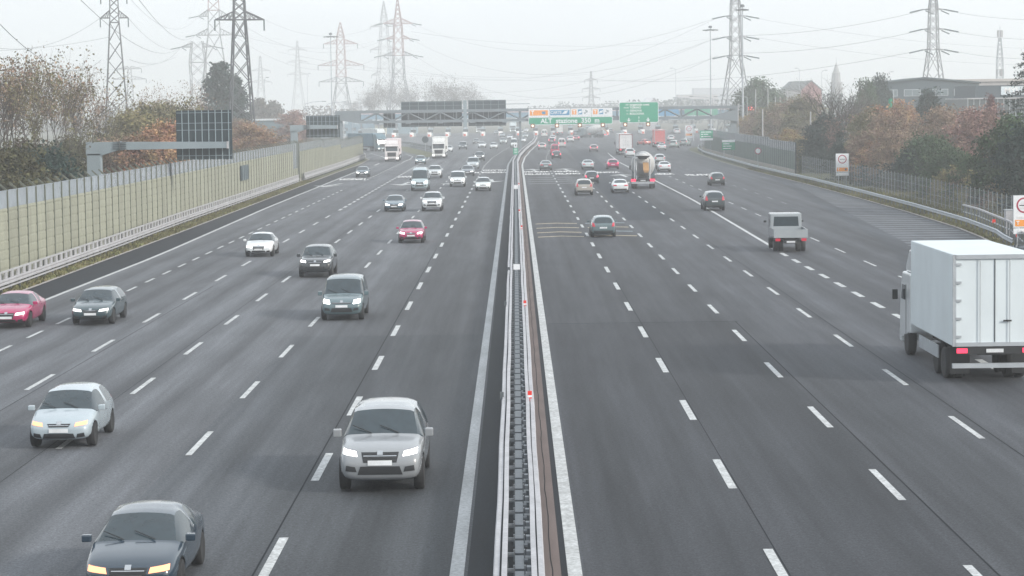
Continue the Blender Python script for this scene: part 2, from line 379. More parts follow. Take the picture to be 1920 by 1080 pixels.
def clump(rng, n, x, y0, y1, wx, h=.16):
    v = []; f = []
    for k in range(n):
        y = y0 + (y1-y0)*rng.random()**1.3; xx = x(y)+(rng.random()-.5)*wx; a = rng.random()*pi; hh = h*(.4+rng.random()); ww = .05+.1*rng.random()
        i = len(v); c, s_ = cos(a)*ww, sin(a)*ww
        v += [(xx-c, y-s_, .02), (xx+c, y+s_, .02), (xx+c*.3+rng.uniform(-.08, .08), y+s_, .02+hh)]; f.append((i, i+1, i+2))
    return v, f
rng = random.Random(5)
me = bpy.data.meshes.new('grass'); v, f = clump(rng, 16000, lambda y: lk(y)-.75, 95, 300, 1.3)
v2, f2 = clump(rng, 12000, lambda y: rk(y)+.9, 115, 330, 1.6, .2); i0 = len(v); v += v2; f += [tuple(k+i0 for k in t) for t in f2]
v2, f2 = clump(rng, 14000, lambda y: rk(y)+5.5, 118, 240, 8, .3); i0 = len(v); v += v2; f += [tuple(k+i0 for k in t) for t in f2]
me.from_pydata(v, [], f); me.materials.append(M_leaf)
go = bpy.data.objects.new('grass', me); go.color = (.12, .115, .05, 1)
finish(go, None, 'stuff', 'rough yellow green grass growing along the road edges', 'grass')

# painted lines
def dashes(name, X, yfar, period, length, width, n, mat, y_end=1e9, bend_on=False):
    mb = MB()
    for k in range(n):
        b = yfar + period*k; a = b - length
        if a > y_end: break
        o = bend(b) if bend_on else 0
        mb.quad((X-width/2+o, a, .012), (X+width/2+o, a, .012), (X+width/2+o, b, .012), (X-width/2+o, b, .012))
    return S(mb, name, mat)
D = 'lane_marking'
dashes(D, 5.05, 34.25, 12, 4.5, .20, 26, M_white_line, 345); dashes(D, 5.05, 362, 8, 3, .18, 26, M_white_line, 560, True)
dashes(D, 8.75, 32.33, 12, 4.5, .18, 22, M_white_line, 285)
dashes(D, 12.5, 41.8, 12, 4.5, .17, 24, M_white_line, 300)
dashes(D, 16.22, 58, 12, 4.5, .2, 2, M_white_line); dashes(D, 16.25, 80.4, 6, 3, .27, 12, M_white_line, 146)
dashes(D, 20.1, 84.3, 12, 4.5, .14, 24, M_white_line, 330); dashes(D, 24.9, 215, 12, 4.5, .14, 14, M_worn_line, 350)
dashes(D, -5.05, 36.22, 12, 4.5, .2, 26, M_white_line, 340); dashes(D, -5.05, 345, 6, 3, .2, 50, M_white_line, 640, True)
dashes(D, -8.8, 40.7, 12, 4.5, .17, 26, M_white_line, 330); dashes(D, -8.8, 340, 10, 3, .15, 20, M_worn_line, 540, True)
dashes(D, -12.55, 42.2, 12, 4.5, .17, 20, M_white_line, 250)
dashes(D, -12.4, 262, 12, 4, .2, 14, M_worn_line, 430)
dashes(D, -16.3, 43.7, 12, 4.5, .17, 15, M_white_line, 205); dashes(D, -16.25, 213, 6, 3.4, .27, 29, M_white_line, 385)
dashes(D, -20.05, 60, 6, 3, .15, 35, M_white_line, 262); dashes(D, -19.7, 300, 6, 3, .2, 20, M_white_line, 420)
ln = MB(); strip(ln, lambda y: bend(y)-1.40, lambda y: bend(y)-1.12, -20, 640, .012); S(ln, 'edge_line', pm('greyed_road_paint', (.36, .375, .385), .75, var=.18, scale=1.5, stretch=(1, .2, 1), fine=.25, finescale=12))
ln = MB(); strip(ln, lambda y: bend(y)+.91, lambda y: bend(y)+1.19, -20, 640, .012); S(ln, 'edge_line', M_white_line)
sx = lambda y: interp([(0, -23.5), (111, -23.25), (146, -23.0), (218, -23.75), (300, -23.9), (381, -24.0)], y)
ln = MB(); strip(ln, lambda y: sx(y)-.12, lambda y: sx(y)+.12, 20, 372, .012); strip(ln, -23.75, -23.4, 382, 396, .012); S(ln, 'edge_line', M_white_line)
sr = lambda y: interp([(147, 16.4), (223, 17.2), (380, 17.2), (436, 18.1), (462, 18.6)], y)
ln = MB(); strip(ln, lambda y: sr(y)-.12, lambda y: sr(y)+.12, 147, 462, .012, 9); S(ln, 'channel_line', M_white_line)
# gore lines on the left, around the island
ln = MB()
def pline(mb, pts, w_, z=.012):
    for a, b in zip(pts[:-1], pts[1:]):
        a = Vector(a); b = Vector(b); d = (b-a).normalized(); nx = Vector((d.y, -d.x))*w_/2
        mb.quad((a.x-nx.x, a.y-nx.y, z), (a.x+nx.x, a.y+nx.y, z), (b.x+nx.x, b.y+nx.y, z), (b.x-nx.x, b.y-nx.y, z))
pline(ln, [(-16.3, 385), (-16.2, 425), (-16.6, 440), (-18.2, 470), (-21.5, 515)], .3)
pline(ln, [(-20.0, 402), (-19.6, 425), (-20.2, 450), (-23.0, 480)], .2); pline(ln, [(-24.2, 430), (-26.5, 455), (-31, 490)], .2)
S(ln, 'gore_line', M_white_line)
# direction arrows on the road
def arrow(mb, x, y, s=1, lean=0., flip=1):
    z = .013; f = flip
    mb.quad((x+lean-1.75, y, z), (x+lean, y+f*1.2, z), (x+lean+1.75, y, z), (x+lean, y+f*5.2, z))
    mb.quad((x-.22, y-f*7, z), (x+.22, y-f*7, z), (x+lean+.25, y+f*1.4, z), (x+lean-.25, y+f*1.4, z))
am = MB()
for x, y in ((2.6, 340), (7.4, 340)): arrow(am, x+.3, y, 1, -.4)
arrow(am, 11.5+3, 306, 1, -.3)
for x, y, l in ((-3.2, 290, .2), (-7.9, 283, .3), (-13.5, 283, -.4), (-21.9, 281, -1.3)): arrow(am, x, y, 1, l, -1)
S(am, 'road_arrow', M_white_line)
# words painted across the lanes
for x, y, s, rz in ((3.0, 329.5, 'VENEZIA', 0), (7.2, 329.5, 'VENEZIA', 0), (3.0, 317.5, 'MILANO', 0), (7.2, 317.5, 'MILANO', 0), (12.6, 322, 'GENOVA', 0), (19.5, 310, 'VENEZIA', 0), (24.3, 304, 'MILANO', 0),
                    (-3.2, 342, 'MILANO', pi), (-3.2, 330, 'VENEZIA', pi), (-7.0, 330, 'MILANO', pi), (-14.4, 314, 'MILANO', pi), (-21.8, 306, 'VENEZIA', pi)):
    wornm = M_worn_line if x > 12 or x < -13 else M_white_line
    o = text('road_lettering', s, 1.05, wornm, (x, y, .012), rot=(0, 0, rz)); o.scale = (.88, 8., .05); o['kind'] = 'structure'
# rumble bars
rb = MB(); rb2 = MB(); rb3 = MB()
def bars(mb, x0, x1, ys, w_=.45):
    for y in ys:
        m_ = (x0+x1)/2
        mb.quad((x0, y, .011), (m_, y+1.0, .011), (m_, y+1.0+w_, .011), (x0, y+w_, .011)); mb.quad((m_, y+1.0, .011), (x1, y, .011), (x1, y+w_, .011), (m_, y+1.0+w_, .011))
bars(rb, 1.5, 4.75, (161, 166.6, 173, 179.5), .8); bars(rb, 5.4, 8.5, (161, 173), .8); bars(rb2, 5.4, 8.5, (167, 179.5), .8)
bars(rb3, 1.5, 4.85, (276, 284, 292, 300), 1.3); bars(rb3, 5.3, 9., (276, 284, 292, 300), 1.3)
S(rb, 'rumble_bars', M_yellow_line); S(rb2, 'rumble_bars', M_blue_line); S(rb3, 'rumble_bars', M_worn_line)
# worn hatching in the widened shoulder on the right
hb = MB()
for k in range(44):
    y = 139 + 2.9*k; xl = interp([(139, 24.2), (150, 25.2), (265, 31.8)], y)+.3; xr = rk(y)-.35
    if xr-xl > .3: hb.quad((xl, y+.5, .011), (xr, y, .011), (xr, y+1.15, .011), (xl, y+1.65, .011))
S(hb, 'hatch_marking', pm('hatch_paint_worn', (.125, .135, .15), .8, var=.35, scale=.5, fine=.25, finescale=5))
hb = MB(); strip(hb, lambda y: interp([(112, 19.5), (139, 23.0), (150, 24.0), (265, 30.9), (340, 34)], y), lambda y: rk(y)-.1, 104, 380, .0045)
S(hb, 'hard_shoulder', asphalt('old_shoulder_asphalt', (.052, .058, .068), .26))

# ---------------------------------------------------------------- guard rails
def wbeam(side=1, h=.31, t=.05):   # closed W-beam section, offset outwards to `side`
    s = side
    p = [(0, -.155), (.07*s, -.12), (.07*s, -.05), (.0, 0.), (.07*s, .05), (.07*s, .12), (0, .155)]
    return p + [(a-.012*s, b) for a, b in reversed(p)]
def sect(prof, z): return [(a, b+z) for a, b in prof]
def parts_repeat(root, name, mat, spots, make, limit=95):   # first `limit` as parts, the rest as one stuff part
    cache = None; rest = MB()
    for k, (x, y, z, rz) in enumerate(spots):
        if k < limit:
            if cache is None: mb = MB(); make(mb); cache = mb.mesh(name, mat)
            o = bpy.data.objects.new(name, cache); o.location = (x, y, z); o.rotation_euler = (0, 0, rz); finish(o, root)
        else:
            mb = MB(); make(mb); a, b = cos(rz), sin(rz); i = len(rest.v)
            rest.v += [(x+p[0]*a-p[1]*b, y+p[0]*b+p[1]*a, z+p[2]) for p in mb.v]; rest.f += [tuple(i+q for q in f_) for f_ in mb.f]; rest.mi += mb.mi
    if rest.v: rest.build(name, mat, root, kind='stuff')
def path_spots(path, step, off=0., z=0.):
    out = []; acc = 0.; P = [Vector(p[:2]) for p in path]
    for a, b in zip(P[:-1], P[1:]):
        d = (b-a); L = d.length; d.normalize(); nx = Vector((d.y, -d.x)); t = acc
        while t < L: q = a+d*t+nx*off; out.append((q.x, q.y, z, math.atan2(d.y, d.x)-pi/2)); t += step
        acc = t-L
    return out

# median barrier: two pairs of pale rails with steel spacers between
t = empty('median_barrier', 'long double steel barrier with pale rails down the middle of the motorway', 'crash barrier')
ys = list(range(20, 200, 4)) + [210, 230, 260, 320, 370, 395, 420, 450, 480, 505, 530, 555, 580, 620, 660, 700]
def mpath(o): return [(bend(y)+o+(.007*sin(y*.37+o*9)+.004*sin(y*1.1) if y < 200 else 0), y, .008*sin(y*.53+o*7) if y < 200 else 0) for y in ys]
flat = lambda x0, x1, z0, z1: [(x0, z0), (x0, z1), (x1, z1), (x1, z0)]
for off, s in ((-.43, -1), (.36, 1)):
    MB().sweep(mpath(off), sect(wbeam(s), .62)).build('rail', M_rail_white, t)
    MB().sweep(mpath(off-.0*s), flat(-.045, .045, .785, .81)).build('top_rail', M_rail_white, t)
MB().sweep(mpath(-.30), flat(-.05, .05, .80, .84)).build('top_rail', M_rail_white, t)
MB().sweep(mpath(.24), flat(-.05, .05, .80, .84)).build('top_rail', M_rail_white, t)
def spacer(mb):
    mb.box(-.27, -.09, -.03, .03, .70, .74); mb.box(-.27, -.09, .3, .33, .60, .64); mb.box(.09, .22, -.25, .22, .60, .64); mb.box(-.085, .085, -.64, .64, .52, .56)
    mb.box(-.11, -.09, -.05, .05, .58, .80); mb.box(.09, .11, -.05, .05, .58, .80); mb.box(.13, .21, -.1, .1, .70, .78)
parts_repeat(t, 'spacer', pm('spacer_steel', (.20, .22, .24), .5, .4, var=.15), [(bend(y)-.03, y, 0, 0) for y in [38+1.5*k for k in range(360)]], spacer)
parts_repeat(t, 'post', M_steel_dark, [(bend(y)-.03, y+.75, 0, 0) for y in [38+1.5*k for k in range(360)]], lambda mb: (mb.box(-.28, -.22, -.05, .05, 0, .78), mb.box(.16, .22, -.05, .05, 0, .78)))
MB().sweep(mpath(-.03), flat(-.08, .08, .28, .50)).build('lower_beam', M_steel_dark, t)
for px, py in ((983, 567), (992, 738), (977, 425), (973, 395), (972, 345)):
    p = gp(px, py, .95); m = MB(); m.box(p.x-.05, p.x+.07, p.y-.03, p.y+.03, .72, 1.02); m.cur = 1; m.box(p.x-.052, p.x+.072, p.y-.033, p.y+.033, .84, .90)
    m.build('reflector_post', [M_reflector, M_white], t)
for px, py in ((942, 742), (948, 570), (954, 505)):
    p = gp(px, py, .85); MB().box(p.x-.08, p.x+.03, p.y-.05, p.y+.05, .72, .95).build('sensor_box', M_steel_dark, t)
# small signs standing in the median
def msign(px, py, zb, w_, h_, label, green=False):
    p = gp(px, py, 0.); p = at(px, py, 99.) if False else p
    return p
p = Vector((bend(117)-.02, 117, 0)); tt = empty('kilometre_marker', 'small white rectangular plate standing inside the median barrier', 'marker', p)
MB().box(-.02, .02, -.02, .02, .3, .95).build('post', M_steel, tt); MB().box(-.17, .17, -.035, -.022, .85, 1.13).build('plate', M_white, tt)
p = Vector((bend(395)-.25, 395, 0)); tt = empty('kilometre_sign', 'narrow green sign under a white plate where the median bends', 'road sign', p)
MB().box(-.05, .05, -.03, .03, 0, 3.2).build('post', M_steel, tt); MB().box(-.42, .42, -.06, -.035, 1.25, 2.35).build('green_plate', M_green, tt); MB().box(-.26, .26, -.06, -.035, 2.45, 3.15).build('white_plate', M_white, tt)
for z in (1.5, 1.8, 2.1): MB().box(-.28, .28, -.072, -.062, z, z+.1).build('text_line', M_white, tt)
MB().box(-.1, .1, -.072, -.062, 2.65, 2.95).build('symbol', M_black, tt)
p = Vector((bend(236)-.02, 236, 0)); tt = empty('delineator_sign', 'tiny pale square plate on the median barrier halfway down', 'marker', p)
MB().box(-.02, .02, -.02, .02, .3, .95).build('post', M_steel, tt); MB().box(-.2, .2, -.035, -.022, .85, 1.25).build('plate', M_white, tt)

# left guard rail with a row of upright slats above, foot of the noise wall
t = empty('guard_rail', 'pale guard rail with a slatted upper rail along the cream noise wall', 'guard rail')
GLX = [(0, -25.9), (114, -26.2), (148, -26.5), (184, -27.0), (287, -27.5), (360, -27.5), (430, -28.2)]
gy = [60, 90, 114, 148, 184, 220, 255, 290]
P1 = [(interp(GLX, y), y) for y in gy]; P2 = [(interp(GLX, y), y) for y in (298, 330, 360, 395, 430)] + [(-29.5, 440), (-31.5, 452), (-34.5, 462)]
for P in (P1, P2):
    MB().sweep(P, sect(wbeam(1), .58)).build('rail', M_rail_white, t); MB().sweep(P, flat(-.02, .05, .28, .36)).build('lower_rail', M_rail_white, t)
    MB().sweep(P, flat(-.05, .05, 1.08, 1.16)).build('top_rail', M_rail_white, t)
    parts_repeat(t, 'upright', M_rail_white, path_spots(P, 1.5), lambda mb: mb.box(-.05, .03, -.30, .30, .74, 1.08))
    parts_repeat(t, 'post', M_steel_dark, path_spots(P, 2.25, -.1), lambda mb: mb.box(-.06, .06, -.06, .06, -.05, 1.1))

# noise wall on the left
WX = [(100, -27.2), (145, -27.4), (290, -28.0), (440, -28.7)]
def noise_wall(label, xs, y0, y1, step, zt, zc, pmat, postmat, clear_from=None, hook=True, gapfn=None, face=1):
    t = empty('noise_wall', label, 'noise barrier', (interp(xs, y0), y0, 0))
    Y = []; y = y0
    while y < y1-.01: Y.append(y); y += step
    Y.append(y1); bx = interp(xs, y0)
    P = [(interp(xs, y)-bx, y-y0) for y in Y]
    spots = [(x, yy, 0, 0) for x, yy in P]
    def post(zz):
        def f_(mb):
            mb.box(-.09, .09, -.07, .07, 0, zz)
            if hook: mb.hexa([(-.09, -.05, zz), (.07, -.05, zz), (.07, .05, zz), (-.09, .05, zz), (-.40, -.035, zz+.30), (-.34, -.035, zz+.36), (-.34, .035, zz+.36), (-.40, .035, zz+.30)])
        return f_
    groups = {}
    for k, sp in enumerate(spots):
        groups.setdefault(round(zt(Y[k]), 1), []).append(sp)
    first = True; used = 0
    for zz, sps in sorted(groups.items(), key=lambda q: q[1][0][1]):
        parts_repeat(t, 'post', postmat, sps, post(zz), max(0, 95-used)); used += len(sps)
    restp = MB(); restc = MB()
    for k in range(len(P)-1):
        (xa, ya), (xb, yb) = P[k], P[k+1]; z1 = zt(Y[k+1]); zcl = zc(Y[k+1]); gate = gapfn and gapfn(Y[k])
        lo = .45
        m = MB() if k < 95 else restp
        zz = lo; r = 0; top = 1.9 if gate else zcl
        while zz < top - .05:      # corrugated courses of panel
            z2 = min(zz+.5, top)
            m.hexa([(xa-.05, ya, zz), (xb-.05, yb, zz), (xb+.035, yb, zz), (xa+.035, ya, zz), (xa-.05, ya, z2), (xb-.05, yb, z2), (xb+.035, yb, z2), (xa+.035, ya, z2)])
            m.hexa([(xa+.037, ya, zz+.03), (xb+.037, yb, zz+.03), (xb+.052, yb, zz+.05), (xa+.052, ya, zz+.05), (xa+.037, ya, z2-.06), (xb+.037, yb, z2-.06), (xb+.052, yb, z2-.08), (xa+.052, ya, z2-.08)])
            zz = z2
        if k < 95: m.build('acoustic_panel', pmat, t)
        c = MB() if k < 95 else restc
        c.box(min(xa, xb)-.015, max(xa, xb)+.015, ya, yb, top, z1-.05)
        c.box(min(xa, xb)-.045, max(xa, xb)+.045, ya, yb, z1-.06, z1)
        if k < 95: c.build('clear_panel', M_clear, t)
    if restp.v: restp.build('acoustic_panel', pmat, t, kind='stuff')
    if restc.v: restc.build('clear_panel', M_clear, t, kind='stuff')
    MB().box(min(p[0] for p in P)-.2, max(p[0] for p in P)+.15, 0, P[-1][1], 0, .45).build('plinth', M_kerb, t) if False else MB().sweep([(p[0], p[1]) for p in P], flat(-.14, .10, 0, .45)).build('plinth', M_kerb, t)
    return t
noise_wall('near stretch of cream noise wall with clear top panels and hooked posts', WX, 100, 294, 2.5, lambda y: 5.1, lambda y: 4.15, M_panel, M_wpost, gapfn=lambda y: y > 285)
noise_wall('far stretch of cream noise wall beyond the gap, stepping down at its end', WX, 296.5, 430, 2.5, lambda y: 5.0 if y < 335 else (4.7 if y < 372 else 4.2), lambda y: 4.0 if y < 335 else (3.75 if y < 372 else 3.1), M_panel, M_wpost)
WR = [(306, 37.4), (375, 37.6), (475, 39.2)]
noise_wall('dark green noise wall with clear upper panels along the right side', WR, 306, 474, 2.5, lambda y: 4.1 if y < 340 else 4.4, lambda y: 2.9 if y < 340 else 3.1, M_panel2, M_wpost2, hook=False)

# dark inspection board on the left noise wall
p = at(456, 336, 243); t = empty('wall_board', 'small dark upright board fixed on the cream noise wall', 'board', (-27.60, 233, 3.))
MB().box(-.03, .03, -3.4, 3.4, -.75, .75).build('panel', M_board, t)
for y in (-1.6, 0, 1.6): MB().box(.031, .06, y-.12, y+.12, -.75, .75).build('rib', M_board_frame, t)

# right guard rail
GR = [(150, 31.5), (165, 32.5), (190, 33.2), (219, 33.6), (261, 33.9), (320, 33.6), (390, 34.5), (430, 35.4), (470, 37.4), (500, 40.), (540, 46)]
t = empty('guard_rail', 'galvanised guard rail curving along the right shoulder and green noise wall', 'guard rail')
P = [(30.2, 139), (30.7, 144)] + [(b, a) for a, b in GR]
MB().sweep(P, sect(wbeam(-1), .62)).build('rail', M_steel, t);
parts_repeat(t, 'post', M_steel_dark, path_spots(P, 2.25, .12), lambda mb: mb.box(-.05, .05, -.05, .05, -.05, .8))
t = empty('guard_rail', 'curled end of the nearest guard rail beside the accident notice sign', 'guard rail')
P = [(26.4, 105), (26.6, 112), (26.9, 118), (27.0, 124), (27.4, 129), (28.2, 132), (29.2, 133), (30.3, 131)]
MB().sweep(P, sect(wbeam(-1), .62)).build('rail', M_steel, t)
parts_repeat(t, 'post', M_steel_dark, path_spots(P, 2., .12), lambda mb: mb.box(-.05, .05, -.05, .05, -.05, .8))
t = empty('bridge_parapet', 'taller steel parapet with dark posts behind the right guard rail', 'guard rail')
P = [(29.1, 112), (29.2, 120), (29.4, 128), (30.3, 137), (32.2, 149), (33.9, 168), (34.2, 175)]
MB().sweep(P, flat(-.07, .07, 1.22, 1.34)).build('rail', M_rail_white, t); MB().sweep(P, flat(-.03, .03, .72, .8)).build('lower_rail', M_steel, t)
parts_repeat(t, 'post', M_steel_dark, path_spots(P, 1.6), lambda mb: mb.box(-.06, .06, -.06, .06, -.05, 1.24))
for y in (141, 158): MB().box(interp([(137, 30.3), (149, 32.2), (168, 33.9)], y)-.12, interp([(137, 30.3), (149, 32.2), (168, 33.9)], y)+.1, y-.05, y+.05, .75, 1.0).build('reflector', M_reflector, t)

# wire fence on the right
t = empty('wire_fence', 'tall fence of thin steel posts and wire in front of the right hand trees', 'fence')
P = [(33.5, 134), (34.6, 155), (35.6, 175), (36.4, 200), (37.2, 250), (37.5, 300)]
parts_repeat(t, 'post', M_fence, path_spots(P, 2.1), lambda mb: mb.bar((0, 0, 0), (0, 0, 2.5), .035))
for z in (.5, 1.1, 1.7, 2.35): MB().tube([(a, b, z) for a, b in P], .006, 3).build('wire', M_steel, t)
mesh_ = MB()
for (a, b), (c, d) in zip(P[:-1], P[1:]):
    n = int(math.hypot(c-a, d-b)/.35)
    for k in range(n):
        u = k/n; x0 = a+(c-a)*u; y0 = b+(d-b)*u; mesh_.bar((x0, y0, .1), (x0, y0, 2.3), .004, n=3)
mesh_.build('wire_mesh', M_steel, t, kind='stuff')

# rail and low kerb round the traffic island in the left plaza
t = empty('guard_rail', 'curved guard rail on the traffic island between the two white lorries', 'guard rail')
P = [(-16.2, 470), (-16.5, 480), (-18.5, 500), (-22, 530), (-26, 565), (-32, 600)]
MB().sweep(P, sect(wbeam(1), .6)).build('rail', M_steel, t); MB().sweep(P, flat(-.05, .05, 1.0, 1.3)).build('upper_rail', M_steel_dark, t)
parts_repeat(t, 'post', M_steel_dark, path_spots(P, 2.5), lambda mb: mb.box(-.05, .05, -.05, .05, 0, 1.1))
isl = MB(); isl.quad((-16.9, 441, .05), (-16.2, 470, .05), (-21.5, 520, .05), (-27, 570, .05), (-36, 600, .05), (-30, 560, .05), (-24, 500, .05), (-19.5, 462, .05)); S(isl, 'traffic_island', M_grass)
t = empty('sign_post', 'small round dark sign on the island tip in front of the lorry', 'road sign', (-19.9, 506, 0))
MB().bar((0, 0, 0), (0, 0, 2.1), .06, n=6).build('post', M_steel, t); MB().lathe([(-.05, .75), (.05, .75)], 16, 'Y', (0, 0, 2.6)).build('disc', M_board, t)
t = empty('guard_rail', 'low dark guard rail curling round the end of the cream noise wall', 'guard rail')
P = [(-34.5, 463), (-37, 475), (-41, 495), (-46, 520)]
MB().sweep(P, sect(wbeam(1), .6)).build('rail', M_steel_dark, t); parts_repeat(t, 'post', M_steel_dark, path_spots(P, 2.5), lambda mb: mb.box(-.05, .05, -.05, .05, 0, .8))

# ---------------------------------------------------------------- gantry over the motorway
GY = 465.
def gz(x): return 0.
t = empty('sign_gantry', 'long grey steel truss gantry spanning both carriageways', 'gantry', (0, GY, 0))
xl, xr = -36.4, 45.2
for yy in (-.9, .9):
    m = MB(); m.box(xl, xr, yy-.22, yy+.22, 8.55, 9.1); m.box(xl+5, xr-5, yy-.22, yy+.22, 6.55, 7.1)
    m.hexa([(xl, yy-.22, 7.4), (xl+5, yy-.22, 6.55), (xl+5, yy+.22, 6.55), (xl, yy+.22, 7.4), (xl, yy-.22, 8.55), (xl+5, yy-.22, 8.55), (xl+5, yy+.22, 8.55), (xl, yy+.22, 8.55)])
    m.hexa([(xr-5, yy-.22, 6.55), (xr, yy-.22, 6.0), (xr, yy+.22, 6.0), (xr-5, yy+.22, 6.55), (xr-5, yy-.22, 8.55), (xr, yy-.22, 8.55), (xr, yy+.22, 8.55), (xr-5, yy+.22, 8.55)]) if False else m.hexa([(xr-5, yy-.22, 6.55), (xr, yy-.22, 5.9), (xr, yy+.22, 5.9), (xr-5, yy+.22, 6.55), (xr-5, yy-.22, 7.1), (xr, yy-.22, 8.55), (xr, yy+.22, 8.55), (xr-5, yy+.22, 7.1)])
    m.build('chord', M_gantry, t)
    d = MB(); n = 22
    for k in range(n):
        a = xl+5+(xr-xl-10)*k/n; b = xl+5+(xr-xl-10)*(k+1)/n
        d.bar((a, yy, 7.0), (a, yy, 8.6), .13); up = k % 2
        d.bar((a, yy, 8.6 if up else 7.0), (b, yy, 7.0 if up else 8.6), .15)
        d.cbox(a, yy, 6.5, 1.0, .5, .28) if up else None
    d.build('bracing', M_gantry, t)
for x in (xl+1., 1.0, xr-.9):
    MB().box(x-(.6 if x > 40 else .4 if x < 0 else .22), x+(.6 if x > 40 else .4 if x < 0 else .22), -.6, .6, 0, 8.9).build('column', M_gantry, t)
MB().cbox(xr-1., -.7, 3.6, 2.3, 1.0, 2.4).build('cabinet', M_gantry, t)
MB().box(xl, xr, -1.1, 1.1, 9.105, 9.16).build('walkway', M_gantry, t)
rl = MB(); rl.bar((-2, 1.2, 10.1), (3, 1.2, 10.1), .05); rl.bar((-2, -.9, 10.1), (3, -.9, 10.1), .05); rl.build('hand_rail', M_gantry, t)
# amber lamps hanging below the signs
for k, px in enumerate((998, 1043.5, 1086.5, 1129.5, 1171.5, 1214.5)):
    p = at(px, 236.5 - .014*(px-998)*1., GY-1.6); z = 5.35
    l = empty('warning_lamp', ['amber warning lamp under the left end of the long toll sign', 'amber warning lamp second from the left under the long toll sign', 'amber warning lamp third from the left under the long toll sign', 'amber warning lamp under the right end of the long toll sign', 'amber warning lamp under the left arrow of the direction sign', 'amber warning lamp under the right arrow of the direction sign'][k], 'warning lamp', (p.x, GY-1.6, p.z), 0, 'amber lamps under the gantry signs')
    MB().cbox(0, .1, 0, .85, .2, .85).build('housing', M_brown, l); MB().lathe([(-.02, .22), (0, .22)], 14, 'Y', (0, -.02, 0)).build('lens', M_lamp_on, l)
    MB().bar((0, .15, .4), (0, .6, 1.3), .06).build('bracket', M_gantry, l)

def rounded(x0, x1, z0, z1, r, y0, y1, mb):
    pts = []
    for cx, cz, a0 in ((x1-r, z0+r, -pi/2), (x1-r, z1-r, 0), (x0+r, z1-r, pi/2), (x0+r, z0+r, pi)):
        for k in range(5): a = a0+pi/2*k/4; pts.append((cx+cos(a)*r, cz+sin(a)*r))
    i = len(mb.v); n = len(pts); mb.v += [(x, y0, z) for x, z in pts] + [(x, y1, z) for x, z in pts]
    mb.f.append(tuple(i+k for k in range(n))); mb.mi.append(mb.cur); mb.f.append(tuple(i+n+k for k in reversed(range(n)))); mb.mi.append(mb.cur)
    for k in range(n): k2 = (k+1) % n; mb.f.append((i+k, i+n+k, i+n+k2, i+k2)); mb.mi.append(mb.cur)
    return mb
# the long toll sign
SY = GY-1.4; a = at(990, 220, SY); b = at(1148, 220, SY); x0, x1 = a.x, b.x; zb, zm, zt_ = 5.75, 7.35, 9.05
t = empty('toll_sign', 'long green sign reading ALT stazione 350 m below four white payment plates', 'motorway sign', (0, SY, 0))
rounded(x0, x1, zb, zm, .35, -.06, .04, MB()).build('border', M_white, t); rounded(x0+.12, x1-.12, zb+.12, zm-.12, .28, -.075, -.065, MB()).build('green_panel', M_green, t)
text('lettering', 'ALT  stazione  350  m', 1.35, M_white, ((x0+x1)/2-.1, -.09, (zb+zm)/2-.02), t, fit=11.9)
wq = (x1-x0)/4
def plate(k):
    q = MB().box(x0+wq*k+.04, x0+wq*(k+1)-.04, -.05, .04, zm+.04, zt_).build('payment_plate', M_white, t); return q, x0+wq*k, zm+.04
q, X, Z = plate(0); MB().box(X+.3, X+wq-.3, -.062, -.054, Z+.3, Z+1.35).build('orange_field', M_orange, q)
text('letter', 'T', 1.1, M_brown, (X+.85, -.085, Z+.82), q); MB().box(X+2.75, X+3.45, -.075, -.066, Z+.55, Z+1.1).build('blue_square', M_blue, q)
q, X, Z = plate(1); MB().box(X+.15, X+wq-.2, -.062, -.054, Z+.3, Z+1.35).build('blue_field', M_blue, q)
text('word', 'CARTE', .85, M_white, (X+1.33, -.085, Z+.82), q, fit=2.2)
c = MB(); c.quad((X+2.5, -.08, Z+.5), (X+3.4, -.08, Z+.62), (X+3.75, -.08, Z+1.05), (X+2.85, -.08, Z+.92)); c.quad((X+2.75, -.085, Z+.8), (X+3.55, -.085, Z+.98), (X+3.8, -.085, Z+1.28), (X+3.1, -.085, Z+1.15)); c.build('card_symbol', M_white, q)
for k in (2, 3):
    q, X, Z = plate(k); MB().box(X+.3, X+1.2, -.062, -.054, Z+.4, Z+1.4).build('orange_square', M_orange, q); text('letter', 'T', 1., M_brown, (X+.75, -.085, Z+.88), q)
    m = MB(); m.box(X+1.5, X+2.35, -.062, -.054, Z+.4, Z+1.4); m.cur = 1
    m.quad((X+1.5, -.07, Z+.55), (X+2.2, -.07, Z+.72), (X+2.35, -.07, Z+1.2), (X+1.68, -.07, Z+1.05)); m.build('card_symbol', [M_blue, M_white], q)
    c = MB()
    for cx, cz, r in ((3.05, 1.2, .14), (3.3, 1.0, .2), (2.9, .65, .18), (3.15, .8, .1)): c.lathe([(-.065, r), (-.056, r)], 10, 'Y', (X+cx, 0, Z+cz))
    c.build('coin_symbol', M_board_frame, q)
# direction sign
a = at(1160, 211, SY); b = at(1234, 211, SY); x0, x1 = a.x, b.x; z0, z1 = 5.95, 10.15
t = empty('direction_sign', 'square green sign reading tangenziale ovest with two lane arrows', 'motorway sign', (0, SY, 0))
rounded(x0, x1, z0, z1, .4, -.06, .04, MB()).build('border', M_white, t); rounded(x0+.11, x1-.11, z0+.11, z1-.11, .32, -.075, -.065, MB()).build('green_panel', M_green, t)
text('lettering', 'tangenziale ovest', .62, M_white, (x0+2.15, -.09, z1-.55), t, align='LEFT', sx=.93)
for k, (s1, s2) in enumerate((('A4-A8', 'TORINO'), ('A7', 'GENOVA'), ('A1', 'BOLOGNA'))):
    z = z1-1.15-.62*k; text('lettering', s2, .58, M_white, (x0+2.15, -.09, z), t, align='LEFT', sx=1.02); text('lettering', s1, .36, M_white, (x0+1.9, -.09, z), t, align='RIGHT')
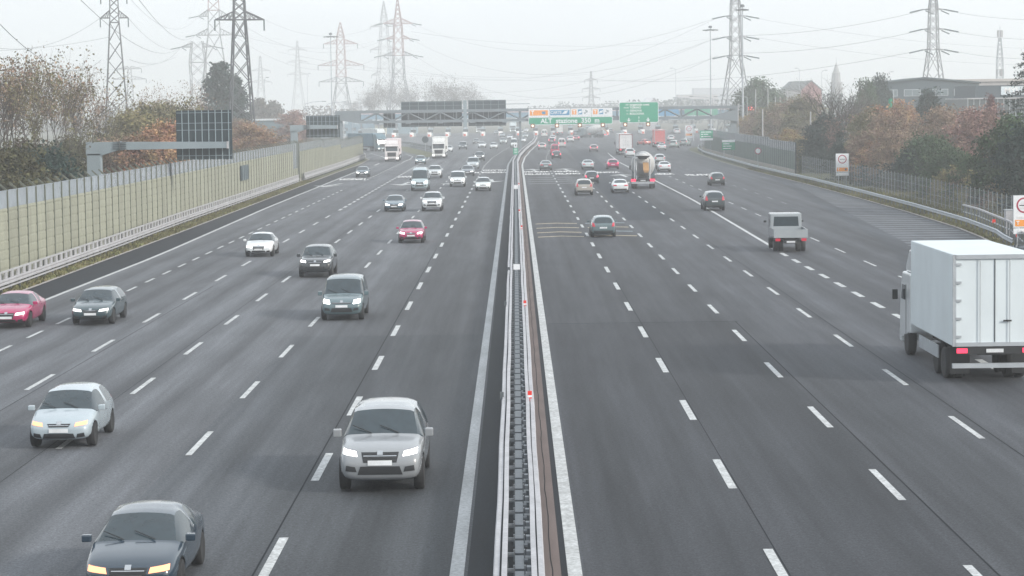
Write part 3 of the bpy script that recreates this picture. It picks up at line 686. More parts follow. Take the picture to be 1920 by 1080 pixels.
text('lettering', 'A50', .36, M_white, (x0+1.9, -.09, z1-.55), t, align='RIGHT')
for cx in (x0+1.95, x0+5.85):
    m = MB(); m.quad((cx-.5, -.085, z0+.72), (cx, -.085, z0+.2), (cx+.5, -.085, z0+.72), (cx, -.085, z0+.5)); m.quad((cx-.12, -.085, z0+.5), (cx+.12, -.085, z0+.5), (cx+.12, -.085, z0+1.), (cx-.12, -.085, z0+1.)); m.build('arrow', M_white, t)
m = MB(); m.box(x0+3.9, x0+4.08, -.09, -.078, z0+.2, z0+.6); m.box(x0+3.9, x0+4.08, -.09, -.078, z0+.85, z0+1.25); m.build('dashed_line', M_white, t)
for xx in (x0+1.2, x1-1.2): MB().box(xx-.1, xx+.1, .05, .5, z0+.2, z1-.1).build('bracket', M_gantry, t)

# backs of the boards that face the other carriageway
def back_board(label, xa, xb, za, zb_, y, nx, nz, cat='motorway sign', group=None, extra=()):
    t = empty('sign_board', label, cat, ((xa+xb)/2, y, 0), 0, group); hw = (xb-xa)/2
    MB().box(-hw, hw, 0, .08, za, zb_).build('panel', M_board, t)
    for k in range(nx+1):
        x = -hw+2*hw*k/nx; x = min(max(x, -hw+.04), hw-.04); MB().box(x-.035, x+.035, -.09, -.002, za, zb_).build('upright', M_board_frame, t)
    for f_ in nz: z = za+(zb_-za)*f_; MB().box(-hw, hw, -.05, -.004, z-.025, z+.025).build('crosspiece', M_board_frame, t)
    return t
by = GY+1.25
back_board('wide dark sign back above the left carriageway, left of the pale strut', at(751, 200, by).x, at(865.5, 200, by).x, 5.75, 10.85, by, 7, (.05, .83, .97))
back_board('wide dark sign back above the left carriageway, next to the median', at(877, 200, by).x, at(948, 200, by).x, 5.75, 10.95, by, 5, (.05, .83, .97))
back_board('small dark sign back low on the left part of the gantry', at(718, 225, by).x, at(740.5, 225, by).x, 5.6, 8.6, by, 3, (.06, .94))
t = empty('sign_strut', 'pale upright strut between the two wide sign backs', 'strut', (at(871, 200, by-2.4).x, by-2.4, 0)); MB().box(-.35, .35, -.12, .12, 5.6, 10.95).build('bar', M_board_frame, t)

# cantilever signs
def cantilever(label, Y, pc, pe, arm_z, arm_h, brd, nx, nz, depth=.8, colw=1.1):
    xc = at(pc, 280, Y).x; xe = at(pe, 280, Y).x
    t = empty('cantilever_sign', label, 'cantilever sign', (xc, Y, 0))
    L = xe-xc
    MB().box(0, colw, -depth/2, depth/2, 0, arm_z-arm_h*.9).build('column', M_cant, t, bevel=.04)
    m = MB(); zt2 = arm_z+arm_h/2; zb2 = arm_z-arm_h/2
    m.hexa([(-.05, -depth/2, arm_z-arm_h*1.15), (colw*1.1, -depth/2, arm_z-arm_h*1.15), (colw*1.1, depth/2, arm_z-arm_h*1.15), (-.05, depth/2, arm_z-arm_h*1.15), (-.05, -depth/2, zt2), (colw*2.3, -depth/2, zt2), (colw*2.3, depth/2, zt2), (-.05, depth/2, zt2)])
    m.hexa([(colw*1.1, -depth/2+.005, arm_z-arm_h*1.13), (colw*2.3, -depth/2+.005, zb2), (colw*2.3, depth/2-.005, zb2), (colw*1.1, depth/2-.005, arm_z-arm_h*1.13), (colw*1.1, -depth/2+.005, zt2-.01), (colw*2.3-.01, -depth/2+.005, zt2-.01), (colw*2.3-.01, depth/2-.005, zt2-.01), (colw*1.1, depth/2-.005, zt2-.01)])
    m.build('elbow', M_cant, t)
    f = MB(); zz = zb2+.06
    while zz < zt2: f.box(colw*1.9, colw*2.85, -depth/2-.09, depth/2+.09, zz, zz+.05); zz += .16
    f.box(colw*2.33, colw*2.42, -depth/2-.12, depth/2+.12, zb2-.04, zt2+.06); f.build('flange', M_steel_dark, t)
    MB().hexa([(colw*2.3, -depth/2+.06, zb2), (L, -depth/2+.1, zb2+.03), (L, depth/2-.1, zb2+.03), (colw*2.3, depth/2-.06, zb2), (colw*2.3, -depth/2+.06, zt2), (L, -depth/2+.1, zt2-.1), (L, depth/2-.1, zt2-.1), (colw*2.3, depth/2-.06, zt2)]).build('arm', M_cant, t)
    MB().box(L, L+.1, -depth/2+.05, depth/2-.05, zb2, zt2-.07).build('end_plate', M_rail_white, t)
    x0, x1, z0, z1 = brd; yb = depth/2+.12
    MB().box(x0-xc, x1-xc, yb, yb+.1, z0, z1).build('board', M_board, t)
    for k in range(nx):
        x = x0-xc+(x1-x0)*(k+.9)/(nx+.4); MB().box(x-.03, x+.03, yb-.1, yb-.002, z0, z1).build('upright', M_board_frame, t)
    for q in nz: z = z0+(z1-z0)*q; MB().box(x0-xc+.05, x1-xc-.05, yb-.07, yb-.004, z-.022, z+.022).build('crosspiece', M_board_frame, t)
    return t
cantilever('near grey cantilever arm holding the back of a dark square sign', 180., 163, 425, 6.60, .62, (-26.7, -22.3, 5.43, 9.3), 8, (.08, .6, .74, .95))
cantilever('far grey cantilever arm with a dark board behind the noise wall', 335., 545, 632, 6.85, .62, (-30.6, -25.65, 5.3, 8.5), 8, (.1, .45, .72, .95), 1., 1.0)

# road signs on the right
def notice(label, c, w_, h_, ring_r, s1, s2, top):
    t = empty('notice_sign', label, 'road sign', c)
    MB().box(-w_/2, w_/2, -.02, .03, top-h_*.83, top).build('panel', M_white, t); MB().box(-w_/2-.03, w_/2+.03, .031, .05, top-h_*.83-.03, top+.03).build('frame', M_steel, t)
    MB().box(-w_/2, w_/2, -.02, .03, top-h_, top-h_*.84-.03).build('lower_panel', M_white, t)
    zc = top-h_*.25
    i = 24; m = MB()
    for k in range(i):
        a0, a1 = 2*pi*k/i, 2*pi*(k+1)/i; r0, r1 = ring_r*.8, ring_r
        m.quad((cos(a0)*r0, -.03, zc+sin(a0)*r0), (cos(a0)*r1, -.03, zc+sin(a0)*r1), (cos(a1)*r1, -.03, zc+sin(a1)*r1), (cos(a1)*r0, -.03, zc+sin(a1)*r0))
    m.build('red_ring', M_red, t); MB().box(-ring_r*.62, ring_r*.62, -.032, -.024, zc-.035, zc+.02).build('black_bar', M_black, t)
    text('ring_word', 'ALT', ring_r*.36, M_black, (0, -.035, zc+ring_r*.34), t); text('ring_word', 'STAZIONE', ring_r*.26, M_black, (0, -.035, zc-ring_r*.36), t)
    if s1: text('word', s1, w_*.2, M_black, (0, -.035, top-h_*.55), t, sx=1.05)
    o = MB().box(-w_*.43, w_*.43, -.032, -.024, top-h_*.80, top-h_*.63).build('orange_field', M_orange, t)
    text('letter', 'T', h_*.14, M_black, (-w_*.3, -.045, top-h_*.715), o); MB().box(w_*.2, w_*.34, -.042, -.034, top-h_*.76, top-h_*.67).build('blue_square', M_board, o)
    if s2: text('distance', s2, h_*.125, M_black, (0, -.035, top-h_*.925), t)
    for x in (-w_*.3, w_*.3): MB().box(x-.03, x+.03, .05, .11, 0, top).build('post', M_steel, t)
p = gp(1578, 346); notice('white notice sign with red ring and 300 m plate before the trees', (at(1578.5, 310, 255).x, 255, 0), 1.42, 2.45, .48, 'eccetto', '300 m', 3.6)
notice('white notice sign with red ring and 600 m plate at the right edge', (at(1919.5, 410, 137).x, 137, 0), 1.28, 2.3, .47, 'eccetto', '600 m', 3.12+.35)
t = empty('control_cabinet', 'pale upright cabinet standing in the grass behind the 600 m notice', 'cabinet', (at(1895, 400, 152).x, 152, 0)); MB().box(-.4, .4, -.3, .3, 0, 1.9).build('body', M_rail_white, t, bevel=.02); MB().box(-.45, .45, -.35, .35, 1.9, 1.96).build('lid', M_steel, t)
def gsign(label, Y, pl, pr, pt_, pb, wtop, lines, posts=True):
    a = at(pl, pt_, Y); b = at(pr, pb, Y); w_ = b.x-a.x; t = empty('green_sign', label, 'road sign', ((a.x+b.x)/2, Y, 0)); h = a.z-b.z
    wz = .22*h
    if wtop: MB().box(-w_/2, w_/2, -.03, .02, a.z-wz, a.z).build('white_plate', M_white, t); g0, g1 = b.z, a.z-wz-.03
    else: MB().box(-w_/2, w_/2, -.03, .02, b.z, b.z+wz).build('white_plate', M_white, t); g0, g1 = b.z+wz+.03, a.z
    MB().box(-w_/2, w_/2, -.03, .02, g0, g1).build('green_plate', M_green, t)
    for k, q in enumerate(lines):
        z = g1-(g1-g0)*(.2+.3*k); l = MB(); x = -w_*.42
        for n_ in q: l.box(x, x+n_*w_*.1, -.042, -.034, z-h*.045, z+h*.045); x += n_*w_*.1+w_*.05
        l.build('text_line', M_white, t)
    for x in (-w_*.35, w_*.35): MB().box(x-.05, x+.05, .02, .1, 0, a.z).build('post', M_steel, t)
gsign('green direction sign with white lower strip at the start of the green wall', 440., 1311.5, 1336, 245.5, 263.5, False, [(3, 4.5), (1.5, 3.5), (2, 5)])
gsign('green sign with white upper strip in front of the green noise wall', 395., 1353, 1377.5, 263, 281.5, True, [(5,), (2, 4), (6,)])
Y = 346.; p = at(1420.5, 283.5, Y); t = empty('speed_sign', 'round 60 speed limit sign with red ring before the green wall', 'speed sign', (p.x, Y, 0))
MB().lathe([(-.02, .5), (.02, .5)], 24, 'Y', (0, 0, p.z)).build('red_disc', M_red, t); MB().lathe([(-.03, .38), (-.022, .38)], 24, 'Y', (0, 0, p.z)).build('white_disc', M_white, t)
text('number', '60', .5, M_black, (0, -.045, p.z-.01), t); MB().bar((0, .08, 0), (0, .08, p.z), .05, n=6).build('post', M_steel, t)
# lit message board far right with its green top
Y = 560.; p = at(1411, 203, Y); t = empty('message_board', 'black message board with red lit lines under a green panel', 'message board', (p.x, Y, 0))
MB().cbox(0, 0, p.z-.2, 3.9, .4, 1.9).build('screen', M_black, t); MB().cbox(-.3, 0, p.z+1.7, 4.6, .3, 1.7).build('green_panel', M_green, t)
for k in range(3): MB().box(-1.2, 1.1-.3*(k == 2), -.24, -.22, p.z+.35-.42*k, p.z+.62-.42*k).build('lit_line', pm('red_led', (.8, .1, .08), .5, emit=(1, .12, .1), es=1.6), t)
for x in (-1.8, 1.8): MB().box(x-.12, x+.12, .2, .45, 0, p.z+2.5).build('post', M_steel, t)
Y = 610.; p = at(1291, 252, Y); notice('far white and orange notice sign on the toll approach', (p.x, Y, 0), 2., 3.4, .7, '', '', p.z+2.3)
# ---------------------------------------------------------------- lattice pylons
def lattice(mb, prof, r, legs4=True, rb=None, npan=None):
    """prof: [(z, half width)]; four corner legs with zigzag bracing on every face"""
    rb = rb or r*.55
    for (z0, w0), (z1, w1) in zip(prof[:-1], prof[1:]):
        n = max(1, int(round((z1-z0)/max(1.2, (w0+w1)*1.05))))
        for k in range(n):
            a = k/n; b = (k+1)/n; za = z0+(z1-z0)*a; zb = z0+(z1-z0)*b; wa = w0+(w1-w0)*a; wb = w0+(w1-w0)*b
            ca = [(-wa, -wa, za), (wa, -wa, za), (wa, wa, za), (-wa, wa, za)]; cb = [(-wb, -wb, zb), (wb, -wb, zb), (wb, wb, zb), (-wb, wb, zb)]
            for q in range(4):
                q2 = (q+1) % 4
                mb.bar(ca[q], cb[q], r); mb.bar(ca[q], cb[q2], rb); mb.bar(ca[q2], cb[q], rb*.9)
                if k == 0: mb.bar(ca[q], ca[q2], rb)
    return mb
PY = {}
def pylon(name, label, px, Y, ztop, prof, arms, r=.13, rz=0., red=0., style='flat'):
    """arms: (z, half span, drop) all in metres"""
    k_ = {'C': 1.3, 'D': 1.35, 'E': 1.3, 'F': 1.4, 'G': 1.4, 'H': 1.4, 'K': 1.1, 'L': 1.2, 'M': 1.2}.get(name, 1.)
    Y *= k_; ztop *= k_; prof = [(z*k_, q*k_) for z, q in prof]; arms = [(z*k_, h_*k_, q*k_) for z, h_, q in arms]; r *= 1+(k_-1)*.3
    p = at(px, 200, Y); t = empty('electricity_pylon', label, 'pylon', (p.x, Y, 0), rz, 'lattice pylons carrying the power lines')
    lo = [q for q in prof if q[0] <= ztop*(1-red)+.01] if red else prof
    if red:
        zc = ztop*(1-red); ww = interp(prof, zc); lo = [q for q in prof if q[0] < zc]+[(zc, ww)]; hi = [(zc, ww)]+[q for q in prof if q[0] > zc]
        lattice(MB(), hi, r).build('tower_top', M_pylon_red, t)
    mt = M_pylon_dark if name in 'BA' else M_pylon_hazed; lattice(MB(), lo, r).build('tower', mt, t)
    tips = []
    for z, hs, dr in arms:
        ww = interp(prof, z); m = MB()
        for s in (-1, 1):
            tip = (s*hs, 0, z)
            for yy in (-ww, ww):
                m.bar((s*ww, yy, z), tip, r*.8); m.bar((s*ww, yy, z+dr), tip, r*.7)
                n = 4
                for k in range(1, n):
                    u = k/n; x = s*(ww+(hs-ww)*u); y2 = yy*(1-u); m.bar((x, y2, z), (x, y2, z+dr*(1-u)), r*.4)
                    x2 = s*(ww+(hs-ww)*(k-1)/n); m.bar((x2, yy*(1-(k-1)/n), z+dr*(1-(k-1)/n)), (x, y2, z), r*.4)
            tips.append(tip)
        m.build('crossarm', M_pylon_red if red and z > ztop*(1-red) else mt, t)
        for s in (-1, 1):
            i = MB()
            if style == 'tension':
                i.bar((s*hs, 0, z), (s*hs+.9, -2.4, z-.35), .16, n=5); i.bar((s*hs, 0, z), (s*hs+1.2, 2.4, z-.35), .16, n=5)
            elif style == 'side':
                i.bar((s*hs, 0, z), (s*(hs+3.4), -.6, z-.7), .17, n=5); i.bar((s*(hs-.6), 0, z-.3), (s*(hs-.6)+1.6, -1.2, z-1.2), .14, n=5)
            else: i.bar((s*hs, 0, z), (s*hs, 0, z-2.), .14, n=5)
            i.build('insulator', M_insul, t)
    PY[name] = (t, [Matrix.Rotation(rz, 3, 'Z') @ Vector(q) + Vector((p.x, Y, 0)) for q in tips])
    return t
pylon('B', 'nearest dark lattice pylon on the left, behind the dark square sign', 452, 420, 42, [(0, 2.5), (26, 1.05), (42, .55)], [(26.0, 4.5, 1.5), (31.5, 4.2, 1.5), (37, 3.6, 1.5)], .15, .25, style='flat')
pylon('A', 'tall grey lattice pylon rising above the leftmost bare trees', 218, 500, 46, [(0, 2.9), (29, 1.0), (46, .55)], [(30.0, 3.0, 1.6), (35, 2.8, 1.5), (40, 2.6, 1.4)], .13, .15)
pylon('C', 'broad pale pylon with spread legs and red upper arms behind the nearest one', 404, 650, 58, [(0, 5.6), (29, 1.7), (52, 1.1), (58, .1)], [(29, 5.4, 1.8), (34.3, 4.4, 1.8), (39.6, 4.4, 2.2), (46, 3.4, 1.6)], .14, .1, red=.38, style='side')
pylon('D', 'squat twin horned pylon left of the dark poplar', 372, 600, 30, [(0, 3.2), (13, 1.7), (20, 2.), (25.5, 1.4)], [(24., 4.4, 1.)], .12, .0, style='side')
pylon('E', 'small distant pylon with curved arms right of the tall left pylon', 244, 820, 25, [(0, 3.2), (12, 1.2), (24, .5)], [(19.5, 5.8, 1.2), (23.2, 4.2, 1.)], .13, .1)
pylon('F', 'pale double circuit pylon beside the left high light mast', 640, 700, 34, [(0, 3.8), (15, 1.5), (29, 1.1), (33.5, .1)], [(15.5, 6.8, 1.4), (20.5, 7.0, 1.6), (27., 5.2, 1.3)], .13, .2, red=.5)
pylon('G', 'very faint tall pylon behind the red topped one', 722, 1000, 55, [(0, 4.8), (25, 2.6), (47, 1.2), (54, .1)], [(22, 6, 1.5), (33, 6.2, 1.6), (43, 6.2, 1.6)], .14, .3)
pylon('H', 'pale pylon with red upper arms above the distant bare trees', 748, 650, 38, [(0, 4.3), (16, 1.6), (30.5, 1.1), (38, .1)], [(22, 4.6, 1.2), (26.7, 3.6, 1.), (31., 4.3, 1.4)], .13, .2, red=.42, style='side')
Y = 610
pylon('I', 'grey pylon with spread legs beside the two high light masts', 1379, 610, 46, [(0, 4.6), (22.5, 1.35), (36, 1.15), (43, .1)], [(22.3, 2.9, .2), (27.3, 2.9, .2), (32.8, 2.9, .2)], .14, .12, style='side')
pylon('J', 'solitary pylon at the right behind the grey industrial hall', 1749, 550, 44, [(0, 3.8), (21.8, 1.15), (32, .9), (40, .1)], [(21.8, 2.6, .2), (26.7, 2.6, .2), (31.4, 2.5, .2)], .13, .1, style='side')
pylon('K', 'tiny faint pylon standing left of the green direction sign', 1108, 1300, 31, [(0, 3.2), (12, 1.2), (29, .3)], [(14, 5, 1), (19, 5.2, 1), (24, 3.8, 1)], .15, .2)
pylon('L', 'barely visible pylon midway between the near pylon and the left mast', 559, 1500, 58, [(0, 5.), (28, 1.8), (54, .4)], [(32, 7, 1.5), (40, 7, 1.5), (48, 6, 1.5)], .15, .3)
pylon('M', 'barely visible lower pylon right of the dark poplar', 489, 1400, 45, [(0, 4.), (24, 1.5), (42, .4)], [(26, 7, 1.5), (33, 6, 1.5)], .14, .3)

def cable(a, b, sag, r=.022, label='', n=16):
    r *= 1.5
    a = Vector(a); b = Vector(b); pts = []
    for k in range(n+1):
        u = k/n; q = a.lerp(b, u); q.z -= 4*sag*u*(1-u); pts.append(q-a)
    o = MB().tube(pts, r, 3).build('power_cable', M_cable); o.location = a
    o['label'] = label; o['category'] = 'power line'; o['group'] = 'overhead power cables'
def tipof(k, i): return PY[k][1][i]
off = lambda px, py, Y: at(px, py, Y)
LB = 'one of the thin overhead cables crossing the pale sky'
C = []
# the two dark cables that sweep down from the upper left
cable(off(-60, -20, 240), tipof('A', 0)-Vector((0, 0, 9)), 5, .035, 'dark cable sagging from the upper left corner to the tall left pylon')
cable(tipof('A', 1)-Vector((0, 0, 9)), tipof('D', 0), 3.0, .035, 'dark cable passing behind the tall left pylon towards the horned pylon')
cable(off(120, -30, 300), tipof('D', 0), 5, .035, 'dark cable running down from the top edge to the horned pylon')
cable(off(245, -20, 330), tipof('C', 0), 4, .03, 'dark cable from the top edge to the lowest arm of the broad pale pylon')
cable(off(-60, 76, 500), tipof('A', 0), 4, .025, 'thin cable from the left edge to the lowest arm of the tall left pylon')
cable(off(-60, 96, 620), off(205, 70, 560), 1, .025, 'faint cable low in the sky above the leftmost trees')
cable(tipof('A', 1), tipof('C', 0), 6, .025, 'thin cable between the tall left pylon and the broad pale pylon')
cable(tipof('A', 3), tipof('C', 2), 6, .025, 'upper thin cable between the tall left pylon and the broad pale pylon')
cable(off(148, 128, 700), off(330, 108, 760), 2, .025, 'lowest faint cable left of the horned pylon')
for i, (sy, ey) in enumerate(((-10, 40), (58, 66), (95, 117))):
    cable(tipof('C', 1+2*min(i, 2)), tipof('H', 0 if i == 0 else 2 if i == 1 else 4), 9, .022, ['low', 'middle', 'upper'][i]+' cable from the broad pale pylon to the red topped pylon')
for i, py0 in enumerate((105, 70, 33)):
    cable(tipof('H', 1+2*i), off(1345, py0, 610), 14-2*i, .022, ['lowest', 'middle', 'highest'][i]+' long cable between the red topped pylon and the grey right pylon')
    cable(tipof('F', 1+2*i), off(1340, py0+3, 614), 10+3*i, .018, ['lowest', 'middle', 'highest'][i]+' long cable between the double circuit pylon and the grey right pylon')
for i, (pa, pb) in enumerate(((100, 58), (67, 22))):
    cable(off(1390, pa, 610), off(1722, pb, 550), 1.3, .03, ['middle', 'highest'][i]+' cable climbing between the two right hand pylons')
cable(off(1120, 150, 800), off(1720, 96, 550), 3., .03, 'lowest cable climbing to the bottom arm of the rightmost pylon')
for i, pb in enumerate((95, 58, 21)):
    cable(off(1778, pb, 550), off(2050, pb+12, 500), 1.2, .022, ['lowest', 'middle', 'highest'][i]+' cable leaving the rightmost pylon towards the right edge')
for i, (pa, pb) in enumerate(((34, 92), (70, 122))):
    cable(off(1412, pa, 610), off(2050, pb, 760), 2.5, .018, ['upper', 'lower'][i]+' faint cable sloping down behind the rightmost pylon')
for i, (a, b) in enumerate((((430, 60), (700, 78)), ((520, 98), (1100, 140)), ((560, 118), (1340, 142)), ((770, 60), (1340, 72)))):
    cable(off(a[0], a[1], 760), off(b[0], b[1], 900), 4, .02, ['faint cable right of the nearest pylon', 'faint sagging cable above the distant bare trees', 'lowest faint cable over the toll plaza', 'faint cable high over the long toll sign'][i])
cable(off(860, -20, 420), off(1080, -30, 900), .5, .02, LB) if False else None

# ---------------------------------------------------------------- masts and lamps
def mast(label, px, ptop, Y, headr=1.9, r=.26, fl=True):
    p = at(px, ptop, Y); t = empty('light_mast', label, 'light mast', (p.x, Y, 0)); h = p.z
    MB().bar((0, 0, 0), (0, 0, h), r, r*.45, 8).build('pole', M_steel, t)
    MB().lathe([(-.18, headr*.9), (0, headr), (.12, headr*.55)], 14, 'Z', (0, 0, h-.5)).build('ring', M_steel_dark, t)
    MB().lathe([(0, .5), (.5, .5), (.65, .2)], 8, 'Z', (0, 0, h)).build('cap', M_steel_dark, t)
    if fl:
        for k in range(6): a = k*pi/3; MB().cbox(cos(a)*headr, sin(a)*headr, h-.62, .55, .55, .3).build('floodlight', M_steel_dark, t)
mast('high light mast with ring head on the left of the plaza', 619, 66, 700)
mast('high light mast with ring head left of the grey pylon', 1331, 53, 650)
mast('highest light mast crossing the right leg of the grey pylon', 1391, 14, 520, 1.15, .3)
def arm_lamp(label, px, ptop, Y, reach, side=-1, group=None):
    p = at(px, ptop, Y); t = empty('street_lamp', label, 'street lamp', (p.x, Y, 0), 0, group); h = p.z
    MB().bar((0, 0, 0), (0, 0, h-.6), .1, .06, 6).build('pole', M_steel, t)
    MB().tube([(0, 0, h-.6), (side*reach*.4, 0, h-.15), (side*reach, 0, h)], .06, 5).build('arm', M_steel, t)
    MB().cbox(side*(reach+.3), 0, h-.02, .9, .35, .14).build('lamp_head', M_steel_dark, t)
G_ = 'street lamps along the plaza'
for k, (px, py, Y, rc, s) in enumerate(((571, 191, 560, 4.4, 1), (612, 192, 590, 4.2, 1), (643, 194, 620, 4.3, 1), (660, 201, 650, 4.8, 1), (1299, 183, 600, 4.6, -1), (1336, 181, 560, 5., -1), (1400, 178, 520, 5.4, -1), (1375, 181, 590, 4.4, -1), (1428, 155, 620, .6, -1), (1455, 172, 600, 1., 1), (1540, 132, 700, 1., 1), (1498, 128, 760, .8, -1), (1266, 128, 800, 1.2, -1), (1664, 135, 720, 1., 1), (355, 140, 800, 1., 1), (495, 146, 700, .6, 1), (575, 138, 900, .6, 1))):
    arm_lamp(['lamp with long arm left of the plaza, leftmost of four', 'lamp with long arm left of the plaza, second of four', 'lamp with long arm left of the plaza, third of four', 'lamp with long arm above the left end of the gantry', 'long armed lamp over the right end of the gantry, left of three', 'long armed lamp over the right end of the gantry, middle of three', 'long armed lamp reaching left over the gantry column', 'shorter lamp behind the right gantry column', 'short lamp on a pole above the brown hedge', 'lamp beside the red house', 'tall lamp behind the red gable', 'tall faint lamp left of the church spire', 'faint lamp above the toll plaza', 'faint lamp left of the grey hall', 'faint lamp left of the dark poplar', 'faint lamp right of the dark poplar', 'faint lamp left of the ring headed mast'][k], px, py, Y, rc, s, G_)
for k, (px, pt_, pb, Y) in enumerate(((1416, 168, 215, 470), (1429, 205, 260, 360), (1439, 165, 208, 500), (1453, 182, 214, 510), (1462, 182, 214, 520), (1475, 170, 214, 480), (1519, 210, 262, 330), (1383, 195, 262, 455))):
    p = at(px, pt_, Y); t = empty('white_pole', ['white pole beside the lit message board', 'white pole rising behind the green noise wall', 'white pole in front of the round green tree', 'white pole left of the red house, nearer', 'white pole left of the red house, farther', 'taller white pole in front of the red house', 'short white pole beside the dark evergreen', 'white pole along the right gantry column'][k], 'pole', (p.x, Y, 0), 0, 'white poles on the right')
    MB().bar((0, 0, 0), (0, 0, p.z), .13, .1, 6).build('shaft', M_rail_white, t)
Y = 340.; p = at(1674.5, 170, Y); t = empty('flag_pole', 'pole with a hanging green white and red flag among the trees', 'flag pole', (p.x, Y, 0))
MB().bar((0, 0, 0), (0, 0, p.z), .07, n=6).build('pole', M_steel, t)
zf = at(1674, 184, Y).z; rng = random.Random(3)
m = MB()
for c, (z0, z1) in enumerate(((zf-2.2, zf), (zf-3.0, zf-2.2), (zf-4.6, zf-3.0))):
    m.cur = c
    for k in range(5):
        a, b = k/5, (k+1)/5; f_ = lambda u: (-(.1+.62*u), .12*sin(u*9))
        (xa, ya), (xb, yb) = f_(a), f_(b); m.quad((xa, ya, z0), (xb, yb, z0-.1), (xb, yb, z1-.25), (xa, ya, z1))
m.build('flag', [M_green, M_white, M_red], t)
Y = 600.; p = at(1874, 50, Y); t = empty('telecom_tower', 'slender white telecom mast near the right edge', 'telecom mast', (p.x, Y, 0)); h = p.z
lattice(MB(), [(0, .9), (h-9, .75), (h-3, .3)], .09).build('mast', M_steel, t)
MB().bar((0, 0, h-4), (0, 0, h), .08).build('spike', M_steel, t)
for z, r_ in ((h-1.9, .6), (h-12, .9), (h-19, 1.)):
    m = MB()
    for k in range(5): a = k*2*pi/5; m.cbox(cos(a)*r_, sin(a)*r_, z, .3, .3, 1.8)
    m.build('antenna', M_rail_white, t)
MB().box(.9, 2.1, -.4, .4, 4, h-16).build('ladder_box', M_steel, t)

# ---------------------------------------------------------------- buildings
def bm_(name, col, rough=.8, **k): return pm(name, col, rough, var=.1, scale=.4, **k)
Y = 470.; a = at(1661, 157, Y); pk = at(1733, 148, Y); b = at(1835, 157, Y)
t = empty('industrial_hall', 'low pitched grey industrial hall with a strip of windows', 'building', (a.x, Y, 0)); W_ = b.x-a.x; xp = pk.x-a.x
M_hall = bm_('hall_cladding', (.055, .08, .095))
m = MB(); ds = (0, 26)
m.v += [(0, 0, 0), (W_, 0, 0), (W_, 0, b.z), (xp, 0, pk.z), (0, 0, a.z), (0, 26, 0), (W_, 26, 0), (W_, 26, b.z), (xp, 26, pk.z), (0, 26, a.z)]
for f_ in ((0, 1, 2, 3, 4), (9, 8, 7, 6, 5), (0, 5, 6, 1), (1, 6, 7, 2), (4, 9, 5, 0)): m.f.append(f_); m.mi.append(0)
m.build('wall', M_hall, t)
rf = MB(); 
for (x0, z0, x1, z1) in ((-.3, a.z, xp, pk.z), (xp, pk.z, W_+.3, b.z)): rf.hexa([(x0, -.4, z0+.02), (x1, -.4, z1+.02), (x1, 26.4, z1+.02), (x0, 26.4, z0+.02), (x0, -.4, z0+.35), (x1, -.4, z1+.35), (x1, 26.4, z1+.35), (x0, 26.4, z0+.35)])
rf.build('roof', bm_('hall_roof', (.06, .085, .095)), t)
for (p0, p1) in ((1668, 1682), (1694, 1725), (1740, 1777), (1788, 1825)):
    x0 = at(p0, 170, Y).x-a.x; x1 = at(p1, 170, Y).x-a.x; zt2 = at(1700, 168, Y).z; zb2 = at(1700, 181, Y).z
    fr = MB().box(x0, x1, -.12, -.01, zb2, zt2).build('window', M_steel, t)
    MB().box(x0+.15, x1-.15, -.16, -.125, zb2+.12, zt2-.12).build('pane', bm_('pale_pane', (.16, .2, .22), .25), fr)
    bars_ = MB(); n = max(1, int((x1-x0)/1.3))
    for k in range(1, n): x = x0+(x1-x0)*k/n; bars_.box(x-.05, x+.05, -.19, -.162, zb2+.1, zt2-.1)
    if bars_.v: bars_.build('mullion', M_steel, fr)
Y = 430.; a = at(1828, 161, Y); b = at(1990, 161, Y); z1 = a.z; z0 = at(1828, 184, Y).z
t = empty('showroom_building', 'dark flat roofed building with a white letter sign at the right edge', 'building', (a.x, Y, 0)); W_ = b.x-a.x
MB().box(0, W_, 0, 20, z0, z1).build('upper_wall', bm_('showroom_dark', (.035, .055, .07)), t)
xo = at(1811, 184, Y).x-a.x
MB().box(xo, W_, -1.5, 20, 0, z0-.25).build('lower_wall', bm_('showroom_glass', (.05, .065, .07), .35), t)
MB().box(xo-.2, W_, -1.9, 20, z0-.25, z0).build('ledge', M_rail_white, t)
mu = MB()
for k in range(16): x = xo+(W_-xo)*k/16; mu.box(x-.06, x+.06, -1.58, -1.51, 0, z0-.26)
mu.build('mullion', M_steel, t)
x0 = at(1876, 170, Y).x-a.x; q = MB().box(x0, W_, -.12, -.01, at(1880, 178, Y).z, at(1880, 162.5, Y).z).build('name_board', bm_('name_board_white', (.62, .68, .72)), t)
text('name_letter', 'MYL', 1.35, bm_('name_letter_grey', (.10, .14, .18)), (x0+2.05, -.16, (at(1880, 178, Y).z+at(1880, 162.5, Y).z)/2), q, sx=1.15)
Y = 520.; a = at(1775, 149.5, Y); b = at(1990, 148, Y); t = empty('warehouse', 'long pale warehouse roof behind the dark showroom', 'building', (a.x, Y, 0))
MB().box(0, b.x-a.x, 0, 30, 0, a.z-.6).build('wall', bm_('warehouse_wall', (.34, .32, .32)), t); MB().box(-.4, b.x-a.x, -.4, 30, a.z-.6, a.z).build('roof', bm_('warehouse_roof', (.40, .37, .36)), t)
